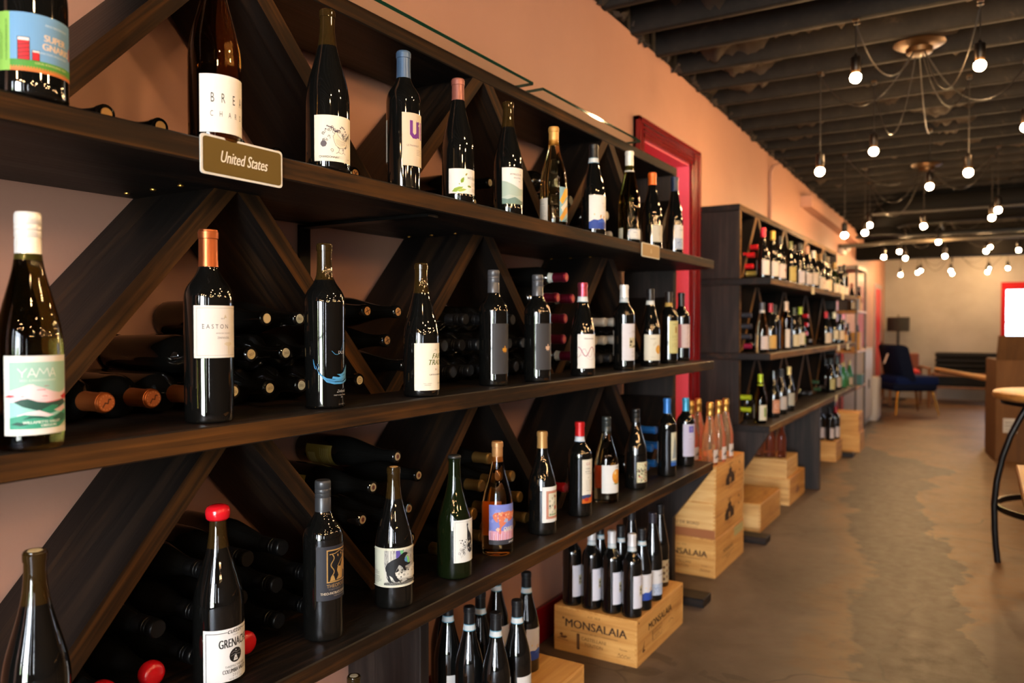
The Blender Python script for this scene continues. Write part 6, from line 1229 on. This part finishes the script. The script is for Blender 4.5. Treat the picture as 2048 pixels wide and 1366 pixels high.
# ================================================================== FURNITURE AND THE FAR END
WHT = wall_mat('white_cabinet_paint', 'a39a92', 'aaa198', 0.5)
cb = thing('storage_cabinet', 'tall off-white cabinet standing against the wall behind the metal rack', 'cabinet', (-1.46, 10.25, 0))
obj('body', MB().box(0, 0, 0.06, 0.225, 0.78, 0.93, WHT, bev=0.004), cb); obj('plinth', MB().box(0.0, 0.01, 0, 0.205, 0.77, 0.06, WHT), cb); obj('top', MB().box(0, -0.01, 0.93, 0.24, 0.79, 0.95, WHT, bev=0.004), cb)
for k in (0, 1):
    dr = obj('door', MB().box(0.225, 0.01 + 0.385 * k, 0.08, 0.24, 0.385 + 0.385 * k, 0.92, WHT, bev=0.003), cb); obj('handle', MB().box(0.24, 0.35 + 0.05 * k, 0.45, 0.252, 0.365 + 0.05 * k, 0.56, GM, bev=0.002), dr)
cb = thing('low_cabinet', 'low off-white cupboard next to the tall one, beside the navy chair', 'cabinet', (-1.44, 11.06, 0))
obj('body', MB().box(0, 0, 0.0, 0.27, 0.34, 0.56, WHT, bev=0.004), cb); obj('door', MB().box(0.27, 0.015, 0.03, 0.284, 0.325, 0.54, WHT, bev=0.003), cb)
NAVY = mat('navy_velvet', '0a1228', 0.85, spec=0.1); NAVY_LIT = mat('lit_navy_velvet', '0b1a44', 0.85, spec=0.1); GOLD = mat('brass_legs', 'b07a28', 0.25, metal=0.9)  # seat velvet brighter: highlight on its top put into the colour
def bent_panel(mb, pts, thick, w0, w1, m):   # profile in x-z swept across y with rounded width
    n = len(pts)
    for i in range(n - 1):
        (xa, za), (xb, zb) = pts[i], pts[i + 1]
def chair(label, loc, rz):
    t = thing('upholstered_chair', label, 'chair', loc, (0, 0, R_(rz)))
    import bmesh
    def cush(name, v0, v1, m, bev):
        bm = bmesh.new(); bmesh.ops.create_cube(bm, size=1.0); me = bpy.data.meshes.new(name)
        for v in bm.verts: v.co = Vector([(v0[i] + v1[i]) / 2 + v.co[i] * (v1[i] - v0[i]) for i in range(3)])
        bmesh.ops.bevel(bm, geom=list(bm.edges), offset=bev, segments=4, profile=0.5, affect='EDGES'); bm.to_mesh(me); bm.free(); me.materials.append(m)
        me.polygons.foreach_set('use_smooth', [True] * len(me.polygons)); return me
    obj('seat', cush('seat', (-0.26, -0.26, 0.36), (0.27, 0.26, 0.49), NAVY_LIT, 0.05), t)
    me = cush('backrest', (-0.07, -0.27, -0.24), (0.05, 0.27, 0.24), NAVY, 0.05)
    for v in me.vertices:   # wrap the back round the sitter, lean it
        v.co.x += 2.4 * v.co.y ** 2 - 0.24 * v.co.z
    obj('backrest', me, t, (-0.27, 0, 0.64))
    me = cush('apron', (-0.30, -0.265, 0.30), (0.24, 0.265, 0.40), NAVY, 0.04); obj('apron', me, t)
    for x, y, dx, dy in ((0.2, 0.2, 0.06, 0.05), (0.2, -0.2, 0.06, -0.05), (-0.22, 0.2, -0.05, 0.05), (-0.22, -0.2, -0.05, -0.05)):
        obj('leg', MB().tube([(x, y, 0.32), (x + dx, y + dy, 0.0)], [0.017, 0.009], GOLD, 12).mesh('leg', 40), t)
    return t
c1 = chair('navy velvet chair with tapered brass legs facing away from the wall', (-0.90, 12.22, 0), 31); c1.scale = (1.12, 1.12, 1.1)
mt = obj('care_tag', MB().box(0, -0.02, -0.1, 0.003, 0.02, 0.03, mat('white_paper', 'd8d4cc', 0.6)), c1, (-0.36, -0.2, 0.74), (0, R_(20), 0)); 
# wooden armchair behind
def armchair(label, loc, rz):
    t = thing('wooden_armchair', label, 'chair', loc, (0, 0, R_(rz)))
    for y in (-0.28, 0.25):
        for x in (-0.28, 0.28): obj('leg', MB().box(x - 0.02, y, 0, x + 0.02, y + 0.035, 0.58, CHAIRWOOD, bev=0.004), t)
        obj('armrest', MB().box(-0.33, y - 0.01, 0.58, 0.34, y + 0.045, 0.605, CHAIRWOOD, bev=0.006), t)
    obj('seat_frame', MB().box(-0.29, -0.25, 0.3, 0.3, 0.25, 0.34, CHAIRWOOD, bev=0.004), t)
    obj('seat_cushion', MB().box(-0.25, -0.24, 0.34, 0.29, 0.24, 0.44, mat('brown_leather', '4a2414', 0.5), bev=0.02), t)
    obj('back_cushion', MB().box(-0.33, -0.24, 0.42, -0.24, 0.24, 0.80, mat('orange_leather', '6e3416', 0.6), bev=0.02), t)
    return t
armchair('wooden armchair with orange-brown back cushion in the far corner by the lamp', (-1.02, 13.40, 0), -75)
import bmesh as _bm
def cushion_mesh(name, sx, sy, sz, m):
    bm = _bm.new(); _bm.ops.create_uvsphere(bm, u_segments=20, v_segments=12, radius=1.0)
    for v in bm.verts:
        v.co = Vector((sx * math.copysign(abs(v.co.x) ** 0.6, v.co.x), sy * math.copysign(abs(v.co.y) ** 0.6, v.co.y), sz * v.co.z))
    me = bpy.data.meshes.new(name); bm.to_mesh(me); bm.free(); me.materials.append(m); me.polygons.foreach_set('use_smooth', [True] * len(me.polygons)); return me
tag(obj('throw_pillow', cushion_mesh('throw_pillow', 0.19, 0.19, 0.07, mat('red_fabric', 'b01c20', 0.8)), None, (-1.0, 13.36, 0.512)), 'bright red cushion lying on the wooden armchair', 'cushion')
fl = thing('floor_lamp', 'black floor lamp with rectangular black shade in front of the grey wall', 'lamp', (-1.215, 14.45, 0))
obj('base', MB().lathe([(0, 0), (0.13, 0), (0.13, 0.02), (0.03, 0.035), (0, 0.035)], 28, BLACK).mesh('base', 40), fl); obj('pole', MB().tube([(0, 0, 0.03), (0, 0, 1.14)], 0.022, BLACK, 12).mesh('pole', 40), fl)
obj('finial', MB().lathe([(0.006, 1.36), (0.006, 1.375), (0.015, 1.385), (0.012, 1.40), (0, 1.41)], 12, BRASS).mesh('finial', 60), fl)
obj('lamp_shade', MB().lathe([(0.165, 1.135), (0.17, 1.135), (0.17, 1.365), (0.165, 1.365), (0.0, 1.362)], 36, mat('black_shade', '15110f', 0.8)).mesh('lamp_shade', 40), fl)
# sofa
so = thing('sofa', 'low black leather sofa on a wooden frame against the grey back wall', 'sofa', (-0.70, 13.95, 0)); BL_ = mat('black_leather', '0b0a0a', 0.6, spec=0.2)
for x in (0.0, 1.06):
    for y in (0.0, 0.62): obj('leg', MB().box(x, y, 0, x + 0.045, y + 0.045, 0.47, CHAIRWOOD, bev=0.004), so)
obj('seat_rail', MB().box(0, 0.0, 0.44, 1.105, 0.05, 0.49, CHAIRWOOD, bev=0.004), so); obj('lower_rail', MB().box(0, 0.0, 0.25, 1.105, 0.045, 0.275, CHAIRWOOD, bev=0.004), so)
obj('seat_cushion', MB().box(0.05, 0.05, 0.28, 1.05, 0.62, 0.44, BL_, bev=0.02), so)
for k in range(4): obj('back_cushion', MB().box(0.03, 0.50 - 0.01 * k, 0.46 + 0.085 * k, 1.07, 0.64, 0.54 + 0.085 * k, BL_, bev=0.018), so)
# cartons and rolls
KR = wood('kraft_card', 2, [(0.3, hexc('4f3319')), (0.5, hexc('5f3f20')), (0.7, hexc('6c4928'))], 0.75, 20, 5, 0.02)
cx_ = thing('moving_box', 'big brown cardboard box standing open behind the round bar table', 'box', (0.10, 8.35, 0), (0, 0, R_(8)))
obj('body', MB().box(0, 0, 0, 0.62, 0.55, 0.92, KR, bev=0.004), cx_); obj('flap', MB().box(0.0, -0.004, 0, 0.62, 0.0, 0.24, KR), cx_, (0, 0.0, 0.92), (R_(24), 0, 0))
obj('packing_tape', MB().box(0.28, -0.0015, 0.3, 0.34, 0.0, 0.92, mat('tan_tape', 'a88050', 0.3)), cx_)
e = MB(); art(e, [('R', 0, 0, 110, 130, 'c8c0b4'), ('T', 'FRAGILE', 55, 84, 16, '4a4440', {'a': 'c', 'sx': 0.9}), ('R', 14, 60, 96, 66, '6a6460'), ('T', 'THIS WAY UP', 55, 24, 10, '6a6460', {'a': 'c', 'sx': 0.85})], lambda a, b, l: (0.06 + a / 1000, -0.001 - 0.0002 * l, 0.26 + b / 1000), 400)
obj('shipping_label', e, cx_)

cx2 = thing('moving_box', 'second cardboard box standing behind the first, towards the back window', 'box', (0.02, 9.25, 0), (0, 0, R_(-6)))
obj('body', MB().box(0, 0, 0, 0.5, 0.4, 0.62, KR, bev=0.004), cx2); obj('packing_tape', MB().box(0.22, -0.0015, 0.2, 0.28, 0.0, 0.62, mat('tan_tape', 'a88050', 0.3)), cx2)
for p, q, r_, c_, lb, cat_ in (((-0.62, 13.7, 0.555), (0.16, 9.45, 0.66), 0.03, 'b08a58', 'long kraft paper roll leaning from the sofa to the cardboard boxes', 'roll'), ((-0.55, 13.68, 0.515), (0.30, 9.45, 0.652), 0.022, 'cfcac4', 'thin white tube lying beside the kraft paper roll', 'roll')):
    t = thing('paper_roll', lb, cat_, p); v = Vector(q) - Vector(p)
    obj('tube', MB().tube([(0, 0, 0), tuple(v)], r_, mat('roll_' + c_, c_, 0.6), 16).mesh('tube', 40), t)
    u = v.normalized(); obj('end_cap', MB().tube([tuple(v - u * 0.35), tuple(v + u * 0.01)], r_ + 0.004, mat('white_plastic'), 16).mesh('end_cap', 40), t)
# round bar table
TM = mat('bar_steel', '1a1614', 0.35, metal=0.6)
tb = thing('bar_table', 'round wooden bar table on curved dark steel legs beside the aisle', 'table', (0.44, 4.86, 0))
obj('tabletop', MB().lathe([(0, 0.845), (0.37, 0.845), (0.395, 0.855), (0.40, 0.87), (0.395, 0.885), (0.385, 0.89), (0, 0.89)], 64, OAK).mesh('tabletop', 40), tb)
obj('under_ring', MB().lathe([(0.22, 0.845), (0.36, 0.845), (0.36, 0.825), (0.22, 0.825), (0.22, 0.845)], 48, TM).mesh('under_ring', 40), tb)
for k in range(4):
    a = R_(194 + 90 * k); pts = [(0.20 + 0.18 * math.sin(math.pi * min(1, u * 1.12) * 0.62) if False else r, z) for r, z, u in ((0.24, 0.835, 0), (0.28, 0.76, 0), (0.325, 0.66, 0), (0.36, 0.55, 0), (0.385, 0.42, 0), (0.395, 0.3, 0), (0.392, 0.18, 0), (0.385, 0.08, 0), (0.375, 0.0, 0))]
    obj('leg', MB().tube([(r * math.cos(a), r * math.sin(a), z) for r, z in pts], 0.016, TM, 12).mesh('leg', 60), tb)
ring = [(0.375 * math.cos(R_(10 * k)), 0.375 * math.sin(R_(10 * k)), 0.285) for k in range(37)]
rg = MB(); 
for z0, z1 in ((0.27, 0.30),):
    rg.lathe([(0.366, z0), (0.380, z0), (0.380, z1), (0.366, z1), (0.366, z0)], 60, TM)
obj('foot_ring', rg.mesh('foot_ring', 40), tb)
# plank table in the near right corner
pt_ = thing('plank_table', 'corner of a slatted wooden table at the right edge, in front of the bar table', 'table', (0.10, 1.9, 0)); 
for k in range(6): obj('plank', MB().box(0.0 + 0.115 * k, 0, 0.722, 0.112 + 0.115 * k, 1.31, 0.75, OAK, bev=0.004), pt_)
obj('edge_band', MB().box(0.01, 0.01, 0.69, 0.68, 1.30, 0.722, TM), pt_)
for x in (0.06, 0.62):
    for y in (0.05, 1.22): obj('leg', MB().box(x, y, 0, x + 0.04, y + 0.04, 0.69, TM, bev=0.003), pt_)
